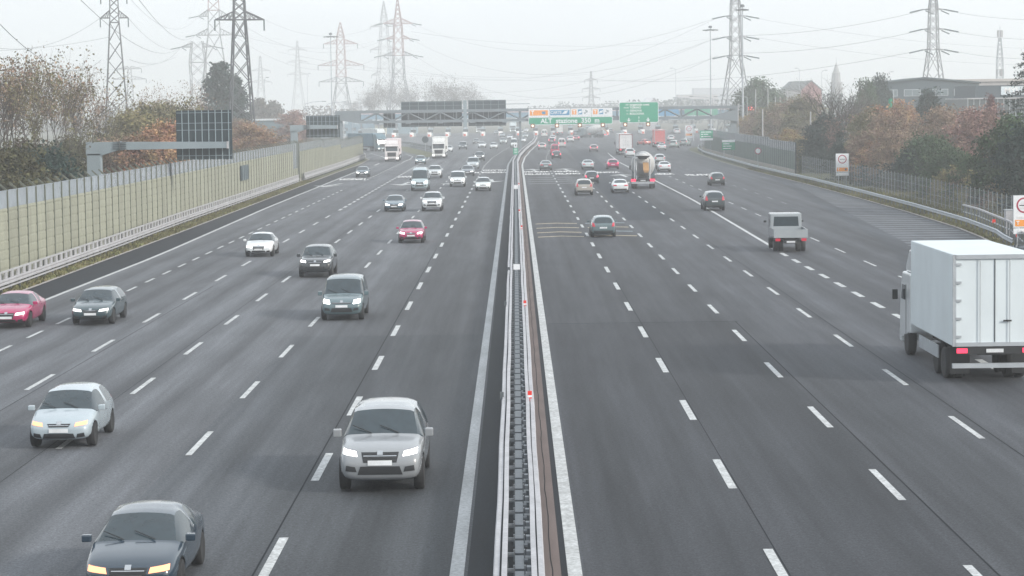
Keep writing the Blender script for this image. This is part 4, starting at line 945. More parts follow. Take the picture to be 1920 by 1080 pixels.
def house(label, px0, px1, pe, pr, Y, dep, wc, rc, gable=.35, yaw=0.):
    a = at(px0, pe, Y); b = at(px1, pe, Y); r_ = at(px0, pr, Y); W_ = b.x-a.x
    t = empty('house', label, 'house', (a.x, Y, 0)); g0 = W_*gable
    MB().box(0, g0, 0, dep, 0, a.z).build('side_wall', bm_('plaster_grey', (.25, .25, .26)), t)
    m = MB(); xm = (g0+W_)/2; m.hexa([(g0, -.01, 0), (W_, -.01, 0), (W_, dep, 0), (g0, dep, 0), (g0, -.01, a.z), (W_, -.01, a.z), (W_, dep, a.z), (g0, dep, a.z)])
    m.v += [(g0, -.01, a.z), (W_, -.01, a.z), (xm, -.01, r_.z)]; i = len(m.v); m.f.append((i-3, i-2, i-1)); m.mi.append(0); m.build('gable_wall', wc, t)
    m = MB(); h = .25
    m.hexa([(-.4, -.3, a.z), (g0, -.3, a.z), (g0, dep, a.z), (-.4, dep, a.z), (xm-g0-.4+0*g0, -.3, r_.z) if False else (g0*.55, -.3, r_.z), (xm, -.3, r_.z), (xm, dep, r_.z), (g0*.55, dep, r_.z)])
    m.hexa([(xm, -.4, r_.z), (W_+.5, -.4, a.z-.3), (W_+.5, dep, a.z-.3), (xm, dep, r_.z), (xm, -.4, r_.z+h), (W_+.5, -.4, a.z-.3+h), (W_+.5, dep, a.z-.3+h), (xm, dep, r_.z+h)])
    m.hexa([(g0-.1, -.35, a.z-.05), (xm, -.35, r_.z), (xm, dep, r_.z), (g0-.1, dep, a.z-.05), (g0-.1, -.35, a.z-.05+h), (xm, -.35, r_.z+h), (xm, dep, r_.z+h), (g0-.1, dep, a.z-.05+h)])
    m.build('roof', rc, t); return t
house('red gabled house with grey roof between the poles and bare tree', 1470, 1540, 170, 153, 800, 14, bm_('red_plaster', (.33, .15, .15)), bm_('slate_roof', (.13, .15, .16)), .45)
house('faint distant building with a white roof edge behind the direction sign', 1206, 1234, 194, 184, 900, 10, M_rail_white, M_white, .4)
Y = 700
def block(label, px0, px1, ptop, Y, dep, col, name='warehouse', stripes=0, cat='building', roofc=(.3, .33, .35)):
    a = at(px0, ptop, Y); b = at(px1, ptop, Y); t = empty(name, label, cat, (a.x, Y, 0)); W_ = b.x-a.x; mname = 'facade_%d_%d_%d' % tuple(int(c*100) for c in col)
    MB().box(0, W_, 0, dep, 0, a.z-.4).build('wall', bm_(mname, col), t); MB().box(-.3, W_+.3, -.3, dep, a.z-.4, a.z).build('roof', bm_('flat_roof_%d' % int(roofc[0]*100), roofc), t)
    for k in range(stripes):
        z = (a.z-1)*(k+.6)/stripes; n = int(W_/3); w2 = MB()
        for j in range(n): w2.box(W_*(j+.2)/n, W_*(j+.75)/n, -.06, -.01, z, z+1.1)
        w2.build('window_row', bm_('far_glass', (.08, .11, .13), .3), t)
block('pale toll office with a white roof line behind the left end of the gantry', 640, 716, 218, 850, 14, (.15, .24, .30), 'office_building', 2, roofc=(.6, .45, .47))
block('long blue grey shed behind the left lorries', 655, 780, 226, 900, 14, (.16, .24, .28), 'shed', 1)
block('cream box building beside the left toll lanes', 702, 722, 233, 820, 8, (.42, .42, .35), 'kiosk')
block('distant pale block above the trees at the right of the plaza', 1270, 1345, 178, 1700, 16, (.36, .34, .35), 'apartment_block', 2)
block('distant low white hall behind the lit message board', 1396, 1470, 176, 760, 20, (.55, .53, .55), 'hall', 0, roofc=(.55, .52, .53))
block('far pale warehouse on the horizon right of the grey pylon', 1300, 1420, 166, 1900, 20, (.35, .37, .42), 'warehouse', 0)
block('brick red low building right of the far cantilever sign', 536, 560, 214, 640, 10, (.24, .12, .10), 'brick_building', 1)
block('blue grey industrial shed left of the far cantilever sign', 470, 540, 224, 560, 14, (.10, .15, .18), 'shed', 1, roofc=(.5, .53, .56))
block('white striped silo building under the dark poplar', 390, 437, 190, 500, 10, (.28, .36, .38), 'silo_building', 3)
Y = 1250.; p = at(1567, 116, Y); t = empty('church_tower', 'faint pointed church tower behind the bare tree', 'church tower', (p.x, Y, 0)); h = p.z
M_st = bm_('tower_stone', (.22, .22, .23))
MB().lathe([(0, 3.2), (h*.62, 3.1), (h*.62+.1, 3.5), (h*.66, 3.5), (h*.66+.1, 2.5), (h*.8, 2.2), (h*.8+.1, 2.6), (h*.83, 1.7), (h*.9, 1.1), (h*.97, .25), (h, .08)], 10, 'Z').build('tower', M_st, t)
MB().bar((0, 0, h), (0, 0, h+2.2), .1).build('spire', M_st, t)

# ---------------------------------------------------------------- toll station
TY = 800.; t = empty('toll_canopy', 'long blue grey canopy over the toll lanes', 'toll canopy', (0, TY, 0))
M_canopy = pm('canopy_fascia', (.13, .25, .34), .5, var=.08)
MB().box(-62, 82, -2, 12, 6.2, 7.9).build('roof', M_canopy, t); MB().box(-62.3, 82.3, -2.3, 12.3, 7.9, 8.25).build('roof_edge', pm('canopy_edge', (.62, .52, .54), .5), t)
for px0, px1 in ((1232, 1272), (1283, 1345)):
    a = at(px0, 212, TY-3); b = at(px1, 212, TY-3); MB().box(a.x, b.x, -2.75, -2.35, 6.0, 8.5).build('sign_panel', M_blue if px0 < 1250 else M_green, t)
cols = MB(); lanes = [-60+6.1*k for k in range(24)]
for x in lanes: MB().box(x-.25, x+.25, 3, 3.6, 0, 6.2).build('column', M_rail_white, t)
M_booth = pm('booth_panel', (.35, .42, .46), .5); M_att = pm('attenuator_paint', (.75, .72, .70), .6); M_att2 = pm('attenuator_red', (.6, .12, .08), .6)
root0 = None
for k, x in enumerate(lanes):
    if root0 is None:
        root0 = empty('toll_booth', 'toll booth on its island under the canopy', 'toll booth', (x, TY, 0), 0, 'toll booths in a row under the canopy')
        MB().box(-.9, .9, -14, 10, 0, .25).build('island', M_kerb, root0); MB().box(-.8, .8, -1, 2.4, .25, 2.9).build('cabin', M_booth, root0); MB().box(-.82, .82, -1.05, 2.45, 1.3, 2.3).build('window_band', M_glass, root0)
        m = MB(); m.hexa([(-.35, -17, .0), (.35, -17, 0), (.8, -13, 0), (-.8, -13, 0), (-.25, -16.6, .9), (.25, -16.6, .9), (.75, -13, 1.5), (-.75, -13, 1.5)]); m.build('crash_cushion', M_att, root0)
        MB().box(-.4, .4, -17.06, -17, .1, .8).build('nose_plate', M_att2, root0)
        MB().box(-1.9, 1.9, -2.7, -2.4, 4.6, 6.1).build('lane_sign', M_booth, root0); MB().box(-.7, .7, -2.78, -2.71, 4.8, 5.9).build('lane_signal', M_white, root0)
        MB().bar((.5, -6, .2), (.5, -6, 3.4), .07).build('signal_post', M_steel_dark, root0)
    else:
        c = copy_tree(root0); c.location = (x, TY, 0)

# ---------------------------------------------------------------- trees
def leaf_arrays(rng, pts, size, droop=0.):
    n = len(pts); P = np.array(pts, dtype=float)
    a = rng.normal(size=(n, 3)); a /= np.linalg.norm(a, axis=1)[:, None]; b = rng.normal(size=(n, 3)); b -= (a*b).sum(1)[:, None]*a; b /= np.linalg.norm(b, axis=1)[:, None]
    s = size*(.5+rng.random(n))[:, None]; a *= s; b *= s*.62
    V = np.stack([P-a, P-b*.9, P+a, P+b], 1).reshape(-1, 3); F = np.arange(4*n).reshape(-1, 4)
    return V, F
def grow(rng, segs, tips, p, d, L, r, depth, maxd, spread, up, ratio, kids):
    steps = 3 if depth < 2 else 2
    for k in range(steps):
        q = p + d*(L/steps); segs.append((p, q, r, r*.85, depth)); p = q; r *= .85
        d = (d + Vector((rng.gauss(0, .1), rng.gauss(0, .1), rng.gauss(0, .05)+up*.12))).normalized()
        if depth >= _side and depth < maxd and k < steps-1:
            ax = Vector((rng.gauss(0, 1), rng.gauss(0, 1), rng.gauss(0, 1))); nd = (d + (ax - d*ax.dot(d)).normalized()*spread*1.1).normalized()
            grow(rng, segs, tips, p, nd, L*ratio*.8, r*.6, depth+1, maxd, spread, up, ratio, kids)
    if depth >= maxd: tips.append(p); return
    n = kids if rng.random() > .3 else kids+1
    ph = rng.random()*2*pi
    for k in range(n):
        u = d.orthogonal().normalized(); v = d.cross(u); a = ph+2*pi*k/n+rng.uniform(-.4, .4)
        nd = (d + (u*cos(a)+v*sin(a))*spread*rng.uniform(.6, 1.3) + Vector((0, 0, up*.25))).normalized()
        grow(rng, segs, tips, p, nd, L*ratio*rng.uniform(.75, 1.15), r*.68, depth+1, maxd, spread, up, ratio, kids)
def seg_mesh(name, segs, mat, rs=1.):
    mb = MB()
    for a, b, r0, r1, dp in segs: mb.bar(a, b, r0*rs, r1*rs, 5 if dp < 2 else 3)
    me = bpy.data.meshes.new(name); me.from_pydata(mb.v, [], mb.f); me.materials.append(mat); return me
PROTO = {}
def proto_branchy(key, seed, H, stems, maxd, spread, up, ratio, kids, leaf_n, leaf_s, r0=.16, trunk=.22, cloud=.5, tw=1., side=1):
    global _side; _side = side
    rng = random.Random(seed); nrng = np.random.default_rng(seed); segs = []; tips = []
    for s in range(stems):
        a = 2*pi*s/max(1, stems); base = Vector((cos(a)*.5*(stems > 1), sin(a)*.5*(stems > 1), 0)); d = Vector((cos(a)*.14*(stems > 1), sin(a)*.14*(stems > 1), 1)).normalized()
        grow(rng, segs, tips, base, d, H*trunk, r0*H/12, 0, maxd, spread, up, ratio, kids)
    zm = max(q.z for q in tips); k = H/zm; segs = [(a*k, b*k, r_, s_, dp) for a, b, r_, s_, dp in segs]; tips = [q*k for q in tips]
    tr = seg_mesh('trunk', [s for s in segs if s[4] <= 2], M_bark); cr = seg_mesh('branches', [s for s in segs if s[4] > 2], M_bark, tw)
    T = np.array([tuple(q) for q in tips]); pts = T[nrng.integers(0, len(T), leaf_n)] + nrng.normal(size=(leaf_n, 3))*cloud
    pts[:, 2] = np.clip(pts[:, 2], .3, None)
    V, F = leaf_arrays(nrng, pts, leaf_s); lm = bpy.data.meshes.new('crown'); lm.from_pydata(V.tolist(), [], F.tolist()); lm.materials.append(M_leaf)
    PROTO[key] = (H, [('trunk', tr), ('branches', cr), ('crown', lm)])
def proto_dense(key, seed, H, W_, shape, nclump, per, leaf_s, base=.12, twigs=True):
    rng = random.Random(seed); nrng = np.random.default_rng(seed); segs = [(Vector((0, 0, 0)), Vector((0, 0, H*.75)), .02*H, .008*H, 0)]; pts = []
    for k in range(nclump):
        u = rng.random(); z = base+(1-base)*u; a = rng.random()*2*pi
        if shape == 'round': rr = sqrt(max(0, 1-((z-.52)/.5)**2))
        elif shape == 'cone': rr = (1-z)**.8*1.05+.05
        elif shape == 'column': rr = min(1, (1-z)*5)**.6*(.75+.25*sin(z*4))
        elif shape == 'bush': rr = sqrt(max(0, 1-((z-.3)/.72)**2))
        rad = W_/2*rr*(rng.random()**.45)*rng.uniform(.8, 1.12); c = np.array((cos(a)*rad, sin(a)*rad, z*H*rng.uniform(.93, 1.04)))
        sc_ = W_*.075*rng.uniform(.6, 1.5); pts.append(c + np.clip(nrng.normal(size=(per, 3)), -1.6, 1.6)*np.array((sc_, sc_, sc_*.75)))
        if twigs and k % 3 == 0: segs.append((Vector((0, 0, min(c[2]*.6, H*.6))), Vector(c), .008*H*.6, .002*H, 3))
    pts = np.concatenate(pts); pts[:, 2] = np.clip(pts[:, 2], .05, None)
    V, F = leaf_arrays(nrng, pts, leaf_s); lm = bpy.data.meshes.new('crown'); lm.from_pydata(V.tolist(), [], F.tolist()); lm.materials.append(M_leaf)
    PROTO[key] = (H, [('trunk', seg_mesh('trunk', segs, M_bark)), ('crown', lm)])
proto_branchy('acacia1', 11, 14, 3, 5, .40, .55, .72, 2, 1900, .10, .15, .34, .26, tw=1.8, side=2)
proto_branchy('acacia2', 12, 14, 2, 5, .46, .5, .74, 2, 1700, .10, .17, .36, .28, tw=1.8, side=2)
proto_branchy('acacia3', 13, 14, 3, 5, .34, .65, .70, 2, 1700, .10, .13, .36, .24, tw=1.8, side=2)
proto_branchy('winter1', 21, 16, 1, 6, .5, .25, .80, 2, 3500, .12, .2, .26, .35)
proto_branchy('winter2', 22, 16, 2, 6, .42, .4, .80, 2, 3500, .12, .17, .24, .35)
proto_branchy('bare', 23, 12, 1, 6, .55, .2, .82, 2, 260, .09, .26, .22, .3, tw=4.)
proto_dense('autumn1', 31, 8, 7, 'round', 170, 90, .12); proto_dense('autumn2', 32, 8, 6, 'round', 140, 95, .12); proto_dense('autumn3', 33, 8, 5, 'column', 140, 90, .12, .05)
proto_dense('ever1', 41, 7, 8, 'bush', 190, 70, .15); proto_dense('ever2', 42, 8, 6.5, 'round', 170, 75, .15, .05)
proto_dense('conifer', 43, 10, 5.5, 'cone', 170, 60, .15, .05); proto_dense('poplar', 44, 20, 9, 'column', 260, 45, .34, .04)
proto_dense('shrub', 45, 3, 4, 'bush', 80, 50, .10, .0); proto_dense('far', 46, 10, 14, 'bush', 130, 30, .5, .0)
OL = (.15, .135, .075); BR = (.23, .165, .12); OR = (.32, .185, .105); RD = (.26, .155, .13); GRN = (.048, .080, .038); DG = (.020, .040, .034); YO = (.17, .15, .07); GY_ = (.10, .085, .075); GO = (.27, .19, .08)
OLD = (.075, .072, .035); BRD = (.09, .065, .045)
_ti = 0
def tree(key, px, ptop, Y, col, width=1., label='', cat='tree', group=None, name='tree', zb=0.):
    global _ti
    H, parts = PROTO[key]; W0 = {'autumn1': 7, 'autumn2': 6, 'autumn3': 5, 'ever1': 8, 'ever2': 6.5, 'conifer': 5.5, 'poplar': 9, 'shrub': 3}.get(key, 3.)
    for _ in range(3):          # keep every crown behind the wall or fence it stands behind
        rad = W0/2*width*max(.5, at(px, ptop, Y).z-zb)/H*1.08
        if px < 520: Y = max(Y, (28.6+rad)*CAM_F/(960-px))
        elif px > 1395: Y = max(Y, (38.6+rad*.9)*CAM_F/(px-960))
    p = at(px, ptop, Y); h = max(.8, p.z-zb); s = h/H
    rz = (_ti*2.399) % 6.283; _ti += 1
    t = empty(name, label, cat, (p.x, Y, zb), rz, group); t.scale = (s*width, s*width, s)
    for n, me in parts:
        o = bpy.data.objects.new(n, me); o.color = (*col, 1); finish(o, t)
    return t
GL = 'trees behind the left noise wall'
L_ = [('acacia1', 6, 88, 165, BR, 1.), ('acacia2', 42, 92, 178, OL, 1.), ('acacia3', 72, 118, 160, OL, .8), ('acacia2', 98, 122, 196, BR, .9), ('acacia1', 130, 112, 212, BR, .9), ('acacia3', 165, 150, 220, BR, .9), ('acacia2', 196, 196, 224, OL, .9), ('acacia1', -25, 95, 172, OL, 1.)]
LN = ['leafiest brown tree at the left edge', 'tall olive tree second from the left edge', 'slim multi stemmed olive tree before the tall brown one', 'brown tree with bare top in the middle of the left group', 'tall brown tree with fine branches, highest right of the group', 'brown spreading tree at the right of the left group', 'shorter olive tree beside the grey cantilever post', 'olive tree cut by the left edge of the view']
for (k, px, pt_, Y, c, w_), lb in zip(L_, LN): tree(k, px, pt_, Y, c, w_, lb, group=GL)
B_ = [('autumn1', 12, 285, 150, OLD, 1.2, 'olive bush at the far left above the wall'), ('ever1', 70, 292, 150, DG, 1.1, 'dark green bush low between the left trunks'), ('autumn2', 45, 278, 175, BRD, 1.2, 'olive brown bush beside the dark low bush'), ('autumn1', 100, 280, 200, OLD, 1.2, 'olive undergrowth tree left of the cantilever post'), ('autumn2', 140, 268, 205, OLD, 1.1, 'yellow olive bush just left of the cantilever post'), ('autumn3', 205, 270, 215, BR, 1.5, 'brown bush under the cantilever arm near the post'),
      ('autumn1', 235, 268, 205, (.17, .12, .08), .9, 'rusty bush under the cantilever arm, left one'), ('autumn3', 262, 262, 200, (.22, .13, .08), 1.2, 'rusty bush under the cantilever arm, middle one'), ('autumn3', 286, 250, 203, OR, 1.1, 'bright orange column bush left of the dark square sign'), ('autumn3', 308, 238, 206, OR, 1.1, 'tallest orange bush touching the dark square sign'), ('autumn3', 324, 248, 208, OR, 1.1, 'orange bush half behind the dark square sign'),
      ('autumn1', 245, 222, 240, YO, 1.2, 'yellow green round tree above the cantilever arm'), ('autumn2', 285, 208, 255, OL, 1.2, 'olive round tree right above the cantilever arm'), ('autumn1', 325, 204, 262, OL, 1.1, 'olive tree behind the left side of the dark sign'), ('winter1', 196, 220, 250, OL, .8, 'thin olive tree behind the cantilever elbow'),
      ('winter1', 277, 153, 330, BR, .9, 'thin brown tree right of the small distant pylon'), ('winter2', 325, 152, 350, BR, .85, 'thin brown tree left of the horned pylon'), ('winter1', 232, 186, 360, GY_, .9, 'grey thin tree at the foot of the tall left pylon'), ('winter2', 365, 186, 340, BR, .9, 'thin brownish tree at the foot of the horned pylon'),
      ('autumn1', 463, 240, 330, (.24, .15, .09), 1.7, 'low orange tree between the dark sign and the wall'), ('autumn2', 492, 252, 345, OR, 1.2, 'small orange bush right of the low orange tree'), ('autumn2', 548, 214, 520, RD, 1.3, 'reddish tree right before the far cantilever sign'), ('autumn1', 440, 232, 360, BR, 1.2, 'brown bush just right of the dark square sign'),
      ('poplar', 412, 122, 455, DG, 1.0, 'big dark poplar behind the nearest pylon'), ('poplar', 440, 148, 470, DG, .8, 'shorter dark poplar right of the big one'), ('far', 486, 197, 700, GY_, .7, 'low grey tree right of the nearest pylon'), ('far', 512, 200, 760, GY_, .6, 'low rounded tree before the faint pylons')]
for k, px, pt_, Y, c, w_, lb in B_: tree(k, px, pt_, Y, c, w_, lb, group=GL)
CT = [('winter1', 700, 150, 1050, GY_, 1.1, 'leftmost pale bare tree beyond the gantry'), ('winter2', 732, 146, 1020, GY_, 1.1, 'bare tree under the red topped pylon'), ('winter1', 762, 152, 1060, GY_, 1.0, 'bare tree right of the red topped pylon'), ('winter2', 805, 140, 1020, GY_, 1.15, 'big bare tree above the wide sign back, left one'), ('winter1', 838, 138, 1000, GY_, 1.15, 'biggest bare tree above the wide sign back'), ('winter2', 868, 152, 1040, GY_, 1.1, 'bare tree at the right of the big pair'), ('winter1', 900, 170, 1120, GY_, 1.1, 'small pale bare tree above the right end of the sign backs'), ('winter2', 672, 176, 1080, GY_, 1., 'low pale bare tree right of the left mast')]
for k, px, pt_, Y, c, w_, lb in CT: tree(k, px, pt_, Y, c, w_, lb, group='bare trees beyond the toll plaza')
# far belts of wood on the horizon, one mass each
def wood(label, spans, Y, col, seed):
    rng = np.random.default_rng(seed); pts = []
    for px0, px1, pt_ in spans:
        a = at(px0, pt_, Y); b = at(px1, pt_, Y); n = max(3, int((b.x-a.x)/5))
        for k in range(n):
            x = a.x+(b.x-a.x)*(k+rng.random())/n; h = a.z*rng.uniform(.72, 1.05); y = Y+rng.uniform(-12, 25)
            m = 190; q = np.clip(rng.normal(size=(m, 3)), -1.5, 1.5)*np.array((2.9, 2.6, h*.2)); q[:, 0] += x; q[:, 1] += y; q[:, 2] = np.abs(q[:, 2]+h*.55); q[:, 2] = np.minimum(q[:, 2], h); pts.append(q)
            q = rng.normal(size=(90, 3))*np.array((3.5, 2.6, h*.12)); q[:, 0] += x; q[:, 1] += y; q[:, 2] = np.abs(q[:, 2]+h*.2); pts.append(q)
    V, F = leaf_arrays(rng, np.concatenate(pts), .7); me = bpy.data.meshes.new('far_wood'); me.from_pydata(V.tolist(), [], F.tolist()); me.materials.append(M_leaf)
    o = bpy.data.objects.new('far_wood', me); o.color = (*col, 1); finish(o, None, 'stuff', label, 'wood')
wood('faint grey belt of wood along the horizon left of the gantry', [(-40, 130, 195), (130, 340, 196), (440, 560, 200), (560, 690, 190), (680, 760, 196)], 1150, GY_, 1)
wood('faint belt of wood on the horizon above the long toll sign', [(760, 960, 199), (900, 1100, 197), (1040, 1165, 186), (1100, 1180, 190)], 1500, (.06, .085, .085), 2)
wood('hazy wooded rise behind the direction sign', [(1190, 1310, 168), (1230, 1330, 178), (1300, 1420, 182)], 1250, (.06, .085, .085), 3)
wood('hazy trees behind the grey hall and white poles', [(1380, 1560, 178), (1500, 1700, 165), (1760, 1990, 152)], 900, (.05, .075, .07), 4)
GR_ = 'trees on the right of the motorway'
RT = [('ever2', 1418, 157, 560, GRN, 1.0, 'rounded green tree behind the lit message board'), ('ever1', 1450, 176, 600, GRN, .8, 'grey green tree left of the red house'),
 ('autumn2', 1398, 222, 470, GO, 1.1, 'golden bush right of the gantry column'), ('autumn1', 1425, 212, 455, BR, 1.2, 'olive brown tree above the green noise wall, left one'), ('autumn2', 1450, 202, 430, OL, 1.2, 'olive tree above the green noise wall, middle one'), ('autumn1', 1482, 196, 415, BR, 1.2, 'brown tree above the green noise wall, right one'), ('autumn2', 1508, 188, 400, OL, 1.2, 'olive brown tree left of the big bare tree'), ('autumn3', 1480, 246, 340, GO, 1.6, 'golden bush above the right end of the green wall'), ('autumn3', 1500, 262, 318, YO, 1.3, 'yellow bush beside the end of the green wall'),
 ('bare', 1573, 140, 320, GY_, 1.15, 'big bare spreading tree before the church tower'), ('winter1', 1612, 158, 360, GY_, .9, 'thin bare tree right of the big bare one'),
 ('ever2', 1622, 160, 430, GRN, .5, 'grey green tree behind the bare tree'), ('ever2', 1650, 152, 440, DG, .5, 'dark green tree at the left end of the grey hall'), ('ever2', 1548, 222, 262, DG, 1.0, 'very dark evergreen behind the 300 m notice'), ('ever1', 1530, 262, 268, DG, .9, 'small dark evergreen left of the notice sign'), ('ever1', 1590, 268, 280, DG, 1., 'dark bush behind the notice sign'),
 ('winter2', 1600, 206, 285, RD, .9, 'reddish brown tree right of the dark evergreen'), ('autumn2', 1628, 216, 275, OL, 1.0, 'olive tree in the middle of the right hand wood'), ('autumn3', 1648, 208, 290, OR, 1.5, 'orange tree left of the hanging flag'), ('autumn2', 1690, 198, 320, OR, .9, 'orange tree right of the hanging flag'), ('autumn1', 1665, 222, 262, BR, 1.1, 'brown tree under the hanging flag'), ('winter1', 1712, 200, 280, BR, .9, 'brown tree left of the dark conifer'), ('conifer', 1742, 175, 345, DG, 1.35, 'dark pointed conifer in front of the grey hall'),
 ('autumn1', 1762, 212, 270, BR, 1.1, 'brown tree right of the dark conifer'), ('winter2', 1800, 198, 265, BR, .95, 'brown rounded tree before the dark showroom'), ('autumn1', 1838, 212, 255, RD, 1.2, 'reddish round tree before the dark showroom'), ('conifer', 1856, 186, 330, (.10, .02, .02), .7, 'dark red pointed tree by the showroom'), ('autumn3', 1640, 268, 225, OR, 1.7, 'orange shrub behind the wire fence'), ('autumn2', 1612, 262, 235, BR, 1.2, 'brown shrub behind the wire fence'), ('autumn1', 1672, 255, 232, BR, 1.2, 'brown bush between the orange shrub and the green trees'),
 ('ever1', 1738, 262, 212, GRN, 1.15, 'broad green tree behind the wire fence'), ('ever2', 1706, 285, 205, DG, .9, 'dark green bush at the left of the broad green tree'), ('ever1', 1780, 285, 200, GRN, 1., 'broad green bush right of the broad green tree'), ('ever1', 1822, 298, 195, GRN, .9, 'lower green bush near the yellow shrubs'), ('ever2', 1893, 232, 190, GRN, 1., 'green tree at the right edge'), ('ever2', 1925, 250, 180, DG, 1., 'dark green tree cut by the right edge'), ('autumn1', 1862, 268, 212, RD, 1.0, 'reddish bush left of the green tree at the edge'), ('ever1', 1870, 300, 178, DG, .9, 'dark bush behind the 600 m notice'),
 ('shrub', 1545, 293, 275, (.07, .09, .035), 2.4, 'low green hedge left of the notice sign'), ('shrub', 1512, 292, 292, (.07, .09, .035), 2., 'low green hedge at the end of the green wall')]
for k, px, pt_, Y, c, w_, lb in RT: tree(k, px, pt_, Y, c, w_, lb, group=GR_)
rng = random.Random(8)
SH = ['at the left end of the row', 'second from the left', 'third from the left', 'tallest of the row', 'fifth from the left', 'sixth from the left', 'seventh from the left', 'eighth from the left', 'at the right end of the row']
for k in range(9):
    px = 1740+19*k; tree('shrub', px, [352, 338, 326, 318, 320, 328, 338, 346, 352][k], 176-3*k, [YO, GO, YO, YO, BR, YO, RD, BR, YO][k], 1.0, 'dry yellowish shrub behind the wire fence, '+SH[k], 'shrub', 'dry shrubs behind the wire fence', 'shrub')
DK = [(1600, 296, 262), (1630, 302, 250), (1655, 304, 240), (1690, 308, 225), (1720, 316, 212), (1765, 330, 200)]
for k, (px, py, Y) in enumerate(DK): tree('shrub', px, py, Y, [DG, (.05, .05, .035), DG, DG, (.05, .045, .03), DG][k], 1.8, 'dark undergrowth bush by the wire fence, '+['first from the notice sign', 'second from the notice sign', 'third from the notice sign', 'fourth from the notice sign', 'fifth from the notice sign', 'nearest to the dry shrubs'][k], 'shrub', 'undergrowth bushes behind the wire fence', 'shrub')
# cedar at the right edge: drooping needle branches
def cedar(label, px, ptop, Y, H0):
    p = at(px, ptop, Y); t = empty('cedar_tree', label, 'tree', (p.x, Y, 0)); h = p.z; rng = np.random.default_rng(4); segs = [(Vector((0, 0, 0)), Vector((0, 0, h)), .3, .05, 0)]; pts = []
    for k in range(60):
        u = k/60; z = h*(.12+.86*u); L = 5.*(1-u)**.7+.5; a = k*2.4; tip = Vector((cos(a)*L, sin(a)*L, z-.12*L+.1)); segs.append((Vector((0, 0, z)), tip, .06, .015, 3))
        m = 90; s = rng.random(m)**.6; q = np.array([(cos(a)*L*x, sin(a)*L*x, z-.12*L*x) for x in s]) + rng.normal(size=(m, 3))*np.array((.2, .2, .10)); q[:, 2] -= rng.random(m)*.35*s; pts.append(q)
    V, F = leaf_arrays(rng, np.concatenate(pts), .12); me = bpy.data.meshes.new('crown'); me.from_pydata(V.tolist(), [], F.tolist()); me.materials.append(M_leaf)
    finish(bpy.data.objects.new('trunk', seg_mesh('trunk', segs, M_bark)), t); o = bpy.data.objects.new('crown', me); o.color = (*DG, 1); finish(o, t)
cedar('dark drooping cedar cut by the upper right edge', 1938, 75, 235, 14)
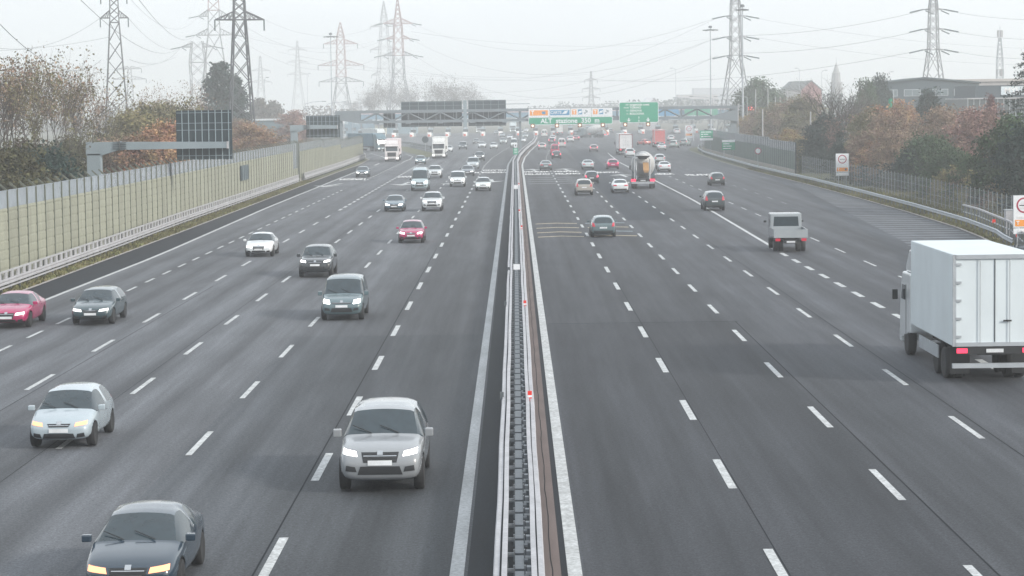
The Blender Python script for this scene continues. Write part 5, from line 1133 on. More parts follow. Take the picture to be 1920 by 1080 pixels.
# ---------------------------------------------------------------- vehicles
# stations from the rear bumper to the nose: y, sill z, belt z, top z, half width at belt, half width at top
CARS = {
 'hatch': dict(wb=(-1.28, 1.30), r=.32, st=[(-2.03, .42, .80, .90, .70, .60), (-1.98, .26, .88, .97, .81, .68), (-1.62, .2, .95, 1.40, .86, .58), (-1.36, .2, .96, 1.46, .88, .60), (-.42, .19, .94, 1.50, .89, .62), (-.34, .19, .94, 1.50, .89, .62), (.32, .19, .92, 1.44, .88, .60), (1.06, .2, .90, .98, .87, .74), (1.16, .2, .88, .95, .86, .74), (1.72, .22, .78, .86, .83, .66), (1.98, .26, .66, .72, .76, .58), (2.06, .36, .56, .60, .66, .5)], g=(1, 2, 3, 6, 7), pil=4),
 'sedan': dict(wb=(-1.38, 1.42), r=.33, st=[(-2.28, .42, .80, .90, .70, .60), (-2.22, .26, .90, 1.0, .82, .68), (-1.72, .2, .95, 1.06, .87, .70), (-1.02, .2, .96, 1.38, .89, .58), (-.8, .19, .96, 1.42, .90, .60), (-.26, .19, .94, 1.45, .91, .62), (-.18, .19, .94, 1.45, .91, .62), (.44, .19, .92, 1.40, .90, .60), (1.2, .2, .90, .97, .89, .76), (1.3, .2, .88, .95, .88, .76), (1.95, .22, .78, .85, .85, .68), (2.24, .26, .64, .70, .77, .58), (2.32, .36, .56, .60, .68, .5)], g=(2, 3, 4, 7, 8), pil=5),
 'suv': dict(wb=(-1.40, 1.42), r=.37, st=[(-2.25, .46, .98, 1.06, .74, .64), (-2.2, .3, 1.04, 1.12, .86, .72), (-1.92, .24, 1.10, 1.58, .90, .62), (-1.62, .24, 1.10, 1.65, .92, .65), (-.42, .23, 1.08, 1.69, .93, .68), (-.34, .23, 1.08, 1.69, .93, .68), (.36, .23, 1.06, 1.63, .92, .66), (1.04, .24, 1.05, 1.14, .91, .78), (1.14, .24, 1.03, 1.11, .9, .78), (1.92, .26, .95, 1.03, .88, .7), (2.2, .3, .82, .88, .81, .64), (2.28, .42, .64, .70, .72, .55)], g=(1, 2, 3, 6, 7), pil=4),
 'estate': dict(wb=(-1.40, 1.44), r=.33, st=[(-2.35, .42, .84, .92, .70, .60), (-2.3, .26, .92, 1.0, .82, .68), (-1.98, .2, .96, 1.38, .87, .58), (-1.7, .2, .97, 1.44, .89, .61), (-.3, .19, .95, 1.48, .90, .63), (-.22, .19, .95, 1.48, .90, .63), (.44, .19, .93, 1.43, .90, .61), (1.2, .2, .91, .98, .89, .76), (1.3, .2, .89, .95, .88, .76), (1.98, .22, .78, .86, .85, .68), (2.28, .26, .66, .72, .77, .6), (2.36, .36, .56, .60, .68, .5)], g=(1, 2, 3, 6, 7), pil=4),
 'minivan': dict(wb=(-1.45, 1.46), r=.33, st=[(-2.22, .40, 1.02, 1.12, .78, .70), (-2.18, .26, 1.06, 1.2, .88, .76), (-2.08, .2, 1.10, 1.72, .91, .74), (-1.9, .2, 1.10, 1.80, .92, .76), (-.1, .2, 1.08, 1.84, .93, .78), (-.02, .2, 1.08, 1.84, .93, .78), (.62, .2, 1.06, 1.74, .92, .74), (1.32, .21, 1.02, 1.10, .91, .78), (1.42, .21, 1.0, 1.07, .9, .78), (1.92, .23, .90, .97, .87, .7), (2.16, .26, .74, .82, .80, .64), (2.24, .38, .62, .66, .72, .55)], g=(1, 2, 3, 6, 7), pil=4),
 'van': dict(wb=(-1.75, 1.95), r=.36, st=[(-2.92, .45, 1.30, 1.42, .88, .82), (-2.88, .3, 1.34, 2.4, .97, .82), (-2.80, .26, 1.34, 2.56, .99, .84), (-2.6, .25, 1.34, 2.6, 1.0, .85), (.6, .25, 1.32, 2.6, 1.0, .85), (.72, .25, 1.32, 2.6, 1.0, .85), (1.5, .25, 1.30, 2.36, .98, .80), (2.28, .26, 1.22, 1.34, .96, .84), (2.36, .26, 1.2, 1.30, .95, .84), (2.72, .28, 1.02, 1.12, .92, .76), (2.92, .32, .84, .92, .86, .70), (3.0, .44, .66, .7, .78, .6)], g=(9, 9, 5, 6, 7), pil=99),
}
TAGM = [bpy.data.materials.new('tag_%d' % i) for i in range(5)]
def make_car(kind, lights='dip', tail='off', badge=True):
    cfg = CARS[kind]; st = cfg['st']; gr, gr2, gs, gf, gf2 = cfg['g']; pil = cfg['pil']
    V = []; F = []; MI = []
    for (y, zl, zb, zt, wb, wt) in st:
        zm = zl+(zb-zl)*.5
        ring = [(0, zl), (wb*.80, zl), (wb*.97, zl+.10), (wb*1.02, zm), (wb, zb), (wt, zt-.045 if zt-zb > .2 else zt-.02), (wt*.5, zt-.005), (0, zt+.008)]
        V += [(x, y, z) for x, z in ring] + [(-x, y, z) for x, z in reversed(ring[1:-1])]
    n = 14
    for s in range(len(st)-1):
        for j in range(n):
            j2 = (j+1) % n; row = j if j < 7 else 13-j     # row between ring pt row,row+1
            mi = 0
            if row in (5, 6):
                if s == gf: mi = 1
                if gr <= s < gr2 and kind != 'van': mi = 2
            if row == 4:
                if gs <= s < gf and s != pil: mi = 3
                if s == gf: mi = 3
                if kind == 'van' and s < 5: mi = 0
            F.append((s*n+j, s*n+j2, (s+1)*n+j2, (s+1)*n+j)); MI.append(mi)
    F.append(tuple(range(n))); MI.append(0); F.append(tuple((len(st)-1)*n+k for k in reversed(range(n)))); MI.append(0)
    me = bpy.data.meshes.new('b'); me.from_pydata(V, [], F)
    for m in TAGM: me.materials.append(m)
    # distinct slots even though the glass shares one material
    me.polygons.foreach_set('material_index', MI)
    bm = bmesh.new(); bm.from_mesh(me); bmesh.ops.recalc_face_normals(bm, faces=bm.faces)
    cl = bm.edges.layers.float.new('crease_edge')
    for e in bm.edges:
        if len(e.link_faces) == 2 and e.link_faces[0].material_index != e.link_faces[1].material_index: e[cl] = .45
    bm.to_mesh(me); bm.free()
    o = bpy.data.objects.new('tmp', me); link(o)
    md = o.modifiers.new('s', 'SUBSURF'); md.levels = 2; md.render_levels = 2
    cut = MB(); rw = cfg['r']
    for y in cfg['wb']:
        for s in (-1, 1): cut.lathe([(s*.56, rw+.055), (s*1.3, rw+.055)], 20, 'X', (0, y, rw))
    co = cut.build('cut', TAGM[4]); co.hide_render = True
    b = o.modifiers.new('b', 'BOOLEAN'); b.operation = 'DIFFERENCE'; b.object = co; b.solver = 'EXACT'; b.material_mode = 'TRANSFER'
    dg = bpy.context.evaluated_depsgraph_get(); me2 = bpy.data.meshes.new_from_object(o.evaluated_get(dg))
    bpy.data.objects.remove(o); bpy.data.objects.remove(co)
    vs = [v.co.copy() for v in me2.vertices]; polys = [tuple(p.vertices) for p in me2.polygons]; bvh = BVHTree.FromPolygons(vs, polys)
    names = [m.name if m else '' for m in me2.materials]
    def pick(sel, mats, name, parent, remap):
        f = [polys[i] for i in sel]; used = sorted({k for q in f for k in q}); ix = {k: i for i, k in enumerate(used)}
        m = bpy.data.meshes.new(name); m.from_pydata([vs[k] for k in used], [], [tuple(ix[k] for k in q) for q in f])
        for mt in mats: m.materials.append(mt)
        m.polygons.foreach_set('material_index', [remap[i] for i in sel]); m.polygons.foreach_set('use_smooth', [True]*len(f)); m.update()
        return finish(bpy.data.objects.new(name, m), parent)
    root = bpy.data.objects.new(kind, None); link(root)
    P = me2.polygons; sel = {0: [], 1: [], 2: [], 3: [], 5: []}; rm = {}
    for p in P:
        mi = int(names[p.material_index][-1]) if p.material_index < len(names) and names[p.material_index] else 4
        if mi >= 4: sel[0].append(p.index); rm[p.index] = 1
        elif mi == 0: sel[0].append(p.index); rm[p.index] = 0
        elif mi == 3: sel[3 if p.center.x > 0 else 5].append(p.index); rm[p.index] = 0
        else: sel[mi].append(p.index); rm[p.index] = 0
    body = pick(sel[0], [M_paint, M_dark], 'body', root, rm)
    pick(sel[1], [M_glass], 'windscreen', root, rm)
    if sel[2]: pick(sel[2], [M_glass], 'rear_window', root, rm)
    for k in (3, 5):
        if sel[k]: pick(sel[k], [M_glass], 'side_window', root, rm)
    def decal(name, face, quad, mat, off=.012, nu=8, nv=4, parent=root):
        """a thin shaped piece laid over the bodywork; quad in (x,z) for front/rear, (y,z) for sides, (x,y) for top"""
        vv = {}; m = MB()
        for i in range(nu+1):
            for j in range(nv+1):
                u = i/nu; v = j/nv; a = Vector(quad[0]).lerp(Vector(quad[1]), u); b_ = Vector(quad[3]).lerp(Vector(quad[2]), u); q = a.lerp(b_, v)
                if face == 'front': og, d = Vector((q.x, 8, q.y)), Vector((0, -1, 0))
                elif face == 'rear': og, d = Vector((q.x, -8, q.y)), Vector((0, 1, 0))
                elif face == 'top': og, d = Vector((q.x, q.y, 8)), Vector((0, 0, -1))
                else: og, d = Vector((4*face, q.x, q.y)), Vector((-face, 0, 0))
                h, nr_, ix_, ds_ = bvh.ray_cast(og, d)
                if h is not None: vv[i, j] = h - d*off
        for i in range(nu):
            for j in range(nv):
                c = [(i, j), (i+1, j), (i+1, j+1), (i, j+1)]
                if all(k in vv for k in c):
                    p4 = [vv[k] for k in c]
                    if max((p4[a]-p4[b_]).length for a, b_ in ((0, 1), (1, 2), (2, 3), (3, 0))) < .45: m.quad(*p4)
        if not m.v: return None
        return m.build(name, mat, parent)
    zt = [s[3] for s in st]; F_ = st[-1]; hood = st[-3]; big = kind in ('suv', 'van', 'minivan')
    zh = {'hatch': .68, 'sedan': .64, 'suv': .86, 'estate': .66, 'minivan': .80, 'van': .92}[kind]; wf = st[-2][4]
    zr = {'hatch': .86, 'sedan': .84, 'suv': 1.0, 'estate': .92, 'minivan': 1.05, 'van': 1.15}[kind]; wr = st[1][4]
    hs = {'hatch': (.56, .60, 0, 0), 'sedan': (.50, .54, -.012, -.02), 'suv': (.60, .64, .02, .02), 'estate': (.48, .52, -.01, -.01), 'minivan': (.62, .66, .05, -.02), 'van': (.60, .62, .10, -.04)}[kind]
    gq = {'hatch': (.36, -.05, .42, .02), 'sedan': (.40, -.20, .46, .03), 'suv': (.44, -.16, .50, .05), 'estate': (.30, -.22, .44, .02), 'minivan': (.50, -.06, .52, .0), 'van': (.46, -.16, .50, .06)}[kind]
    hm = {'on': M_hl_on, 'dip': M_hl_dip, 'amber': M_amber}.get(lights, M_hl)
    for s in (-1, 1):
        decal('headlight', 'front', [(s*(wf*hs[0]), zh-.05+hs[3]), (s*(wf*.99), zh-.005+hs[3]), (s*(wf*.985), zh+.085+hs[2]), (s*(wf*hs[1]), zh+.045+hs[2])], hm, .014)
        if kind in ('hatch', 'suv', 'minivan', 'van', 'estate'): decal('tail_light', 'rear', [(s*(wr*.70), zr-.12), (s*(wr*.97), zr-.08), (s*(wr*.97), zr+(.34 if big else .17)), (s*(wr*.80), zr+(.34 if big else .15))], M_tl_on if tail == 'on' else M_tl, .014)
        else: decal('tail_light', 'rear', [(s*(wr*.48), zr-.08), (s*(wr*.97), zr-.07), (s*(wr*.95), zr+.07), (s*(wr*.5), zr+.05)], M_tl_on if tail == 'on' else M_tl, .014)
        decal('fog_recess', 'front', [(s*(wf*.62), zh-.36), (s*(wf*.92), zh-.34), (s*(wf*.90), zh-.22), (s*(wf*.66), zh-.25)], M_dark, .008)
        # door seams and handles
        ym = st[pil][0] if pil < 90 else .7
        for yy in ((ym, ym+1.15, ym-1.0) if kind != 'van' else (.66, 1.9, -.9)):
            decal('door_seam', s, [(yy-.007, st[3][1]+.13), (yy+.007, st[3][1]+.13), (yy+.007, st[3][2]-.02), (yy-.007, st[3][2]-.02)], M_dark, .003, 1, 6)
        for yy in ((ym+.12, ym-.85) if kind != 'van' else (.8,)):
            decal('door_handle', s, [(yy, st[3][2]-.16), (yy+.18, st[3][2]-.16), (yy+.18, st[3][2]-.125), (yy, st[3][2]-.125)], M_chrome, .03, 3, 1)
        mx = st[gf2][4]+.02; my = st[gf2][0]-.22; mz = st[gf2][2]+.07
        MB().cbox(s*(mx+.08), my, mz+.03, .19, .13, .14 if not big else .18).build('mirror', M_paint if kind != 'van' else M_dark, root, bevel=.03)
        decal('sill_trim', s, [(cfg['wb'][0]+.45, st[3][1]+.02), (cfg['wb'][1]-.45, st[3][1]+.02), (cfg['wb'][1]-.45, st[3][1]+.12), (cfg['wb'][0]+.45, st[3][1]+.12)], M_dark, .006, 8, 1)
    decal('grille', 'front', [(-wf*gq[0], zh+gq[1]), (wf*gq[0], zh+gq[1]), (wf*gq[2], zh+gq[3]), (-wf*gq[2], zh+gq[3])], M_dark, .01)
    decal('lower_intake', 'front', [(-wf*.60, zh-.42), (wf*.60, zh-.42), (wf*.52, zh-.24), (-wf*.52, zh-.24)], M_dark, .01)
    decal('number_plate', 'front', [(-.26, zh-.215), (.26, zh-.215), (.26, zh-.11), (-.26, zh-.11)], M_plate, .026, 2, 1)
    decal('rear_bumper', 'rear', [(-wr*.8, st[1][1]+.06), (wr*.8, st[1][1]+.06), (wr*.86, st[1][1]+.22), (-wr*.86, st[1][1]+.22)], M_dark, .01)
    decal('number_plate', 'rear', [(-.26, zr-.24), (.26, zr-.24), (.26, zr-.13), (-.26, zr-.13)], M_plate, .018, 2, 1)
    decal('emblem', 'front', [(-.06, zh+.0), (.06, zh+.0), (.06, zh+.08), (-.06, zh+.08)], M_chrome, .022, 2, 2)
    for zz in (-.055, -.02): decal('grille_bar', 'front', [(-wf*gq[0], zh+zz-.008), (wf*gq[0], zh+zz-.008), (wf*gq[0], zh+zz+.008), (-wf*gq[0], zh+zz+.008)], M_chrome if zz > -.03 else M_chassis, .018, 8, 1)
    if kind in ('hatch', 'suv', 'minivan', 'estate'):
        yb = st[1][0]
        for q in (-1,): MB().bar((-.02, yb-.0+.12, zr+.22), (.32, yb+.26, zr+.42 if not big else zr+.5), .012).build('rear_wiper', M_dark, root)
    if kind == 'van':
        for s in (-1, 1):
            decal('rear_window', 'rear', [(s*.08, 1.45), (s*.74, 1.45), (s*.70, 2.2), (s*.08, 2.2)], M_glass, .008)
            decal('side_rail', s, [(-2.5, 1.0), (1.2, 1.0), (1.2, 1.05), (-2.5, 1.05)], M_dark, .012, 8, 1)
        decal('door_seam', 'rear', [(-.01, .4), (.01, .4), (.01, 2.4), (-.01, 2.4)], M_dark, .006, 1, 8)
    # wipers, roof aerial
    for x in (-.35, .25):
        z0 = st[gf2][3]; y0 = st[gf2][0]; y1 = st[gf][0]; z1 = st[gf][3]
        MB().bar((x, y0-.02, z0+.035), (x+.42, y0+(y1-y0)*.28, z0+(z1-z0)*.28+.045), .010).build('wiper', M_dark, root)
    wm = None
    for y in cfg['wb']:
        for s in (-1, 1):
            if wm is None:
                a = MB().lathe([(-.105, rw*.66), (-.115, rw*.9), (-.10, rw*.99), (.10, rw*.99), (.115, rw*.9), (.105, rw*.66)], 24, 'X').mesh('tyre', M_tyre, True)
                rm_ = MB(); rm_.lathe([(.06, rw*.10), (.085, rw*.1)], 10, 'X'); rm_.lathe([(-.09, rw*.68), (.095, rw*.68), (.10, rw*.63), (.03, rw*.58), (-.03, rw*.58)], 24, 'X')
                for k in range(5):
                    t = 2*pi*k/5; c, d = cos(t), sin(t); e = .035
                    rm_.hexa([(.04, c*rw*.08-d*e*1.6, d*rw*.08+c*e*1.6), (.04, c*rw*.62-d*e, d*rw*.62+c*e), (.04, c*rw*.62+d*e, d*rw*.62-c*e), (.04, c*rw*.08+d*e*1.6, d*rw*.08-c*e*1.6), (.075, c*rw*.08-d*e*1.6, d*rw*.08+c*e*1.6), (.085, c*rw*.62-d*e, d*rw*.62+c*e), (.085, c*rw*.62+d*e, d*rw*.62-c*e), (.075, c*rw*.08+d*e*1.6, d*rw*.08-c*e*1.6)])
                rm_.lathe([(-.02, rw*.5), (0, rw*.5)], 16, 'X'); b_ = rm_.mesh('rim', M_rim); wm = (a, b_)
            x = s*(st[3][4]*.985-.10); w_ = bpy.data.objects.new('wheel', None); w_.location = (x, y, rw); w_.rotation_euler = (0, 0, 0 if s > 0 else pi); finish(w_, root)
            finish(bpy.data.objects.new('tyre', wm[0]), w_); finish(bpy.data.objects.new('rim', wm[1]), w_)
    return root
def make_axle(root, y, r, hw, twin=False, key={}):
    for s in (-1, 1):
        for q in ((0, 1) if twin else (0,)):
            w_ = bpy.data.objects.new('wheel', None); w_.location = (s*(hw-.15-.31*q), y, r); w_.rotation_euler = (0, 0, 0 if s > 0 else pi); finish(w_, root)
            if r not in key:
                a = MB().lathe([(-.13, r*.6), (-.14, r*.92), (-.12, r), (.12, r), (.14, r*.92), (.13, r*.6)], 22, 'X').mesh('tyre', M_tyre, True)
                m = MB(); m.lathe([(-.1, r*.62), (.1, r*.62), (.11, r*.56), (.02, r*.5), (.02, r*.25), (.12, r*.2), (.13, 0.01)], 18, 'X'); key[r] = (a, m.mesh('rim', M_rim))
            finish(bpy.data.objects.new('tyre', key[r][0]), w_); finish(bpy.data.objects.new('rim', key[r][1]), w_)
def prism_x(mb, pts, hw, taper=1.):   # side outline (y,z) extruded across x
    n = len(pts); i = len(mb.v); mb.v += [(-hw, y, z) for y, z in pts] + [(hw, y, z) for y, z in pts]
    mb.f.append(tuple(i+k for k in range(n))); mb.mi.append(mb.cur); mb.f.append(tuple(i+n+k for k in reversed(range(n)))); mb.mi.append(mb.cur)
    for k in range(n): k2 = (k+1) % n; mb.f.append((i+k, i+n+k, i+n+k2, i+k2)); mb.mi.append(mb.cur)
    return mb
def make_cab(root, y0, h=3.0, fairing=True, hw=1.23, lights=M_hl_dip, low=.45):
    """lorry cab with its face at y0, looking towards +y"""
    prism_x(MB(), [(y0-2.1, low+.35), (y0-.1, low), (y0, low+.1), (y0+.02, low+.95), (y0-.06, low+1.35), (y0-.30, h-.25), (y0-.5, h), (y0-2.1, h)], hw).build('cab', M_paint, root, bevel=.07)
    zs, zt_ = low+1.42, h-.38
    f = lambda z: y0-.06-(z-(low+1.35))/(h-.25-(low+1.35))*.24+.015
    m = MB(); m.quad((-hw*.86, f(zs), zs), (hw*.86, f(zs), zs), (hw*.82, f(zt_), zt_), (-hw*.82, f(zt_), zt_)); m.build('windscreen', M_glass, root)
    for x in (-.5, .15): MB().bar((x, f(zs)+.02, zs+.03), (x+.6, f(zs+.3)+.02, zs+.3), .015).build('wiper', M_dark, root)
    prism_x(MB(), [(y0-.33, zt_+.02), (y0-.02, zt_-.10), (y0+.02, zt_-.03), (y0-.33, zt_+.14)], hw*.88).build('sun_visor', M_dark, root)
    m = MB(); m.quad((-hw*.58, y0+.035, low+.45), (hw*.58, y0+.035, low+.45), (hw*.66, y0+.025, low+1.2), (-hw*.66, y0+.025, low+1.2)); m.build('grille', M_dark, root)
    for z in (low+.62, low+.8, low+.98): MB().box(-hw*.58, hw*.58, y0+.036, y0+.055, z, z+.035).build('grille_bar', M_chassis, root)
    MB().box(-hw, hw, y0-.25, y0+.08, low-.1, low+.34).build('bumper', M_paint, root, bevel=.04)
    MB().box(-hw*.55, hw*.55, y0+.081, y0+.10, low-.06, low+.12).build('lower_intake', M_dark, root)
    MB().box(-.26, .26, y0+.081, y0+.11, low+.14, low+.25).build('number_plate', M_plate, root)
    for s in (-1, 1):
        MB().box(min(s*hw*.66, s*hw*.97), max(s*hw*.66, s*hw*.97), y0+.0, y0+.10, low+.12, low+.30).build('headlight', lights, root, bevel=.02)
        MB().box(s*(hw+.20)-.09, s*(hw+.20)+.09, y0-.25, y0-.12, low+1.35, h-.65).build('mirror', M_dark, root, bevel=.02)
        m = MB(); m.quad((s*(hw+.012), y0-1.15, low+1.4), (s*(hw+.012), y0-.35, low+1.4), (s*(hw+.012), y0-.52, h-.45), (s*(hw+.012), y0-1.15, h-.45)); m.build('side_window', M_glass, root)
        MB().box(s*(hw+.005)-.006, s*(hw+.005)+.006, y0-1.28, y0-1.26, low+.2, h-.4).build('door_seam', M_dark, root)
    if fairing:
        prism_x(MB(), [(y0-2.1, h+.01), (y0-.55, h+.01), (y0-.75, h+.32), (y0-1.3, h+.78), (y0-2.1, h+.85)], hw*.92).build('roof_fairing', M_paint, root, bevel=.06)
def make_trailer(root, y1, L, h=4.0, hw=1.27, z0=1.15, mat=None, doors=True):
    y0 = y1-L
    MB().box(-hw, hw, y0, y1, z0, h).build('cargo_box', mat or M_tarp, root, bevel=.03)
    MB().box(-.5, .5, y0+.1, y1, z0-.28, z0-.01).build('chassis', M_chassis, root)
    f = MB()
    for s in (-1, 1): f.box(s*(hw-.04)-.05, s*(hw-.04)+.05, y0-.05, y0-.003, z0, h)
    f.box(-hw+.06, hw-.06, y0-.05, y0-.003, h-.14, h-.01); f.box(-hw+.06, hw-.06, y0-.05, y0-.003, z0, z0+.12); f.build('door_frame', pm('door_frame_red', (.22, .045, .06), .5) if doors == 'red' else M_steel, root)
    d = MB().box(-.012, .012, y0-.02, y0-.004, z0+.13, h-.15).build('door_seam', M_dark, root)
    hg = MB()
    for q in range(5):
        for s in (-1, 1): hg.cbox(s*(hw-.16), y0-.03, z0+.3+(h-z0-.6)*q/4, .18, .04, .07)
    hg.build('hinge_row', M_steel, root); MB().box(.25, .5, y0-.07, y0-.045, z0+.75, z0+.8).build('door_lever', M_dark, root)
    for x in (-.45, .45): MB().bar((x, y0-.05, z0+.1), (x, y0-.05, h-.15), .014, n=5).build('lock_rod', M_steel, root)
    MB().box(-hw, hw, y0+.02, y0+.16, .48, .62).build('under_run_bar', M_steel, root)
    MB().box(-1.15, 1.15, y0-.03, y0+.04, z0-.24, z0-.02).build('light_board', M_dark, root)
    for s in (-1, 1):
        MB().box(s*1.0-.16, s*1.0+.16, y0-.06, y0-.031, z0-.2, z0-.06).build('tail_light', M_tl_on, root)
        MB().box(s*hw-.02 if s > 0 else -hw-.02, s*hw+.02 if s > 0 else -hw+.02, y0+L*.32, y1-L*.22, .55, .95).build('side_guard', M_steel, root)
        MB().box(s*.95-.3, s*.95+.3, y0+.55, y0+.57, .25, z0-.05).build('mud_flap', M_dark, root)
    MB().box(-.26, .26, y0-.05, y0-.031, z0-.19, z0-.08).build('number_plate', M_plate, root)
def make_lorry(name, L=13.6, cab_h=3.0, h=4.0, fair=True, doors=True, lights=M_hl_dip):
    root = bpy.data.objects.new(name, None); link(root); tot = L+2.6; yf = tot/2
    make_cab(root, yf, cab_h, fair, lights=lights); make_trailer(root, yf-2.45, L, h, doors=doors)
    MB().box(-.45, .45, yf-3.9, yf-2.0, .62, .9).build('tractor_frame', M_chassis, root)
    make_axle(root, yf-1.35, .5, 1.24)
    if L > 9:
        make_axle(root, yf-3.75, .5, 1.24, True)
        for k in range(3): make_axle(root, -yf+2.4+1.31*k, .5, 1.24)
    else:
        make_axle(root, -yf+1.9, .48, 1.24, True)
        if L > 7: make_axle(root, -yf+3.2, .48, 1.24, True)
    return root
def make_mixer():
    root = bpy.data.objects.new('mixer', None); link(root)
    make_cab(root, 4.6, 2.9, False)
    MB().box(-.45, .45, -4.5, 3., .75, 1.05).build('chassis', M_chassis, root)
    for k, y in enumerate((3.3, -1.2, -2.6)): make_axle(root, y, .52, 1.24, k > 0)
    make_axle(root, 1.5, .52, 1.24)
    d = MB().lathe([(-3.12, .01), (-3.1, .50), (-2.9, .62), (-1.7, 1.1), (-.4, 1.27), (.8, 1.22), (2.0, .8), (2.2, .4), (2.25, .01)], 28, 'Y').build('drum', M_tarp, root, smooth=True)
    d.rotation_euler = (R(-13), 0, 0); d.location = (0, -.35, 2.45)
    sp = MB(); pts = []
    for k in range(80):
        u = k/79; y = -2.9+4.9*u; r = interp([(-3.1, .50), (-2.9, .62), (-1.7, 1.1), (-.4, 1.27), (.8, 1.22), (2., .8), (2.2, .4)], y)+.015; a = u*4.5*pi
        pts.append((cos(a)*r, y, sin(a)*r))
    sp.tube(pts, .03, 4); o = sp.build('drum_rib', M_steel, d)
    m = MB(); m.hexa([(-.35, -3.9, 3.1), (.35, -3.9, 3.1), (.35, -3.5, 3.1), (-.35, -3.5, 3.1), (-.8, -4.1, 3.45), (.8, -4.1, 3.45), (.8, -3.3, 3.45), (-.8, -3.3, 3.45)]); m.build('hopper', M_dark, root)
    for s in (-1, 1):
        MB().tube([(s*.7, -4.0, 1.0), (s*.75, -3.6, 3.1)], .07).build('rear_frame', M_steel, root)
        MB().box(s*1.0-.25, s*1.0+.25, -4.55, -4.48, .8, 1.05).build('tail_light', M_tl_on, root)
        MB().box(s*1.0-.28, s*1.0+.28, -1.9+.0, -.6, 1.06, 1.10).build('mudguard', M_dark, root); MB().box(s*.95-.3, s*.95+.3, -3.5, -3.47, .25, 1.05).build('mud_flap', M_dark, root)
    MB().box(-1.2, 1.2, -4.5, -4.35, .55, .78).build('bumper', M_steel, root)
    m = MB(); m.hexa([(.15, -4.6, 1.7), (.55, -4.6, 1.7), (.5, -3.5, 2.5), (.1, -3.5, 2.5), (.05, -4.65, 1.95), (.65, -4.65, 1.95), (.6, -3.5, 2.75), (0., -3.5, 2.75)]); m.build('chute', pm('chute_orange', (.40, .23, .10), .5), root)
    MB().tube([(-.9, -4.3, 1.), (-.9, -3.9, 3.2)], .04).build('ladder', M_steel, root); MB().box(-1.15, -.55, -4.3, -3.6, 3.3, 3.36).build('platform', M_steel, root)
    MB().box(-.26, .26, -4.56, -4.51, .82, .93).build('number_plate', M_plate, root)
    return root
def make_tipper():
    root = bpy.data.objects.new('tipper', None); link(root)
    make_cab(root, 2.7, 2.25, False, .98, M_hl, .38)
    MB().box(-.4, .4, -2.7, 1.6, .55, .75).build('chassis', M_chassis, root); make_axle(root, 1.9, .36, 1.0); make_axle(root, -1.5, .36, 1.0, True)
    b = MB(); b.box(-1.05, 1.05, -2.75, .75, .9, .98); b.box(-1.05, -1.0, -2.75, .75, .985, 1.4); b.box(1.0, 1.05, -2.75, .75, .985, 1.4); b.box(-.995, .995, .7, .75, .985, 1.9); b.box(-.995, .995, -2.75, -2.70, .985, 1.4); b.build('load_bed', M_paint, root)
    m = MB(); m.quad((-.8, .59, 1.45), (.8, .59, 1.45), (.75, .595, 2.05), (-.75, .595, 2.05)); m.build('rear_window', M_glass, root)
    for s in (-1, 1): MB().box(s*.8-.15, s*.8+.15, -2.82, -2.76, .7, .86).build('tail_light', M_tl, root)
    MB().box(-.26, .26, -2.80, -2.76, .6, .7).build('number_plate', M_plate, root)
    return root
PR = {}
def proto(key):
    if key in PR: return PR[key]
    k, *a = key.split('/')
    if k in CARS: PR[key] = make_car(k, a[0] if a else 'dip', a[1] if len(a) > 1 else 'off')
    elif k == 'lorry': PR[key] = make_lorry('l')
    elif k == 'lorry_red': PR[key] = make_lorry('l', 13.6, 3., 4., True, 'red')
    elif k == 'boxtruck': PR[key] = make_lorry('l', 7.4, 2.8, 3.95, True, True)
    elif k == 'mixer': PR[key] = make_mixer()
    elif k == 'tipper': PR[key] = make_tipper()
    PR[key]['_used'] = 0
    return PR[key]
NEAR = {'hatch': 2.06, 'sedan': 2.32, 'suv': 2.28, 'estate': 2.36, 'minivan': 2.24, 'van': 3., 'lorry': 8.1, 'lorry_red': 8.1, 'boxtruck': 5.0, 'mixer': 4.6, 'tipper': 2.8}
KN = {'hatch': 'hatchback_car', 'sedan': 'saloon_car', 'suv': 'suv_car', 'estate': 'estate_car', 'minivan': 'small_van', 'van': 'panel_van', 'lorry': 'articulated_lorry', 'lorry_red': 'articulated_lorry', 'boxtruck': 'box_truck', 'mixer': 'concrete_mixer_truck', 'tipper': 'light_tipper_truck'}
CT_ = {'minivan': 'van', 'van': 'van', 'lorry': 'lorry', 'lorry_red': 'lorry', 'boxtruck': 'truck', 'mixer': 'mixer truck', 'tipper': 'truck'}
def car(key, px, py, col, label, away=False, yaw=0., X=None, cargo=None, s=1.):
    k = key.split('/')[0]; p = gp(px, py); nl = NEAR[k]*s
    x = p.x if X is None else X; y = p.y + nl
    src = proto(key); far = y > 480
    t = copy_tree(src, None, ('rim', 'wiper', 'door_seam', 'door_handle', 'grille_bar', 'emblem', 'fog_recess', 'sill_trim', 'rear_wiper') if far else ())
    t.name = KN[k]; t.location = (x + (nl if not away else nl)*sin(yaw)*0, y, .012); t.rotation_euler = (0, 0, (0 if away else pi)+yaw); t.scale = (s, s, s)
    if '_used' in t: del t['_used']
    for o in walk(t): o.color = (*col, 1)
    if cargo:
        for o in walk(t):
            if o.name.split('.')[0] in ('cargo_box', 'drum'): o.color = (*cargo, 1)
    t['label'] = label; t['category'] = CT_.get(k, 'car'); t['group'] = 'vehicles driving away on the right carriageway' if away else 'vehicles coming towards the bridge on the left carriageway'
    return t
WH = (.62, .65, .67); SV = (.36, .39, .41); GYc = (.16, .18, .195); DK_ = (.028, .033, .038); TE = (.03, .055, .065); BL = (.10, .16, .20); RDc = (.34, .012, .09); PB = (.36, .43, .47); NV = (.018, .035, .055); BG = (.34, .32, .29)
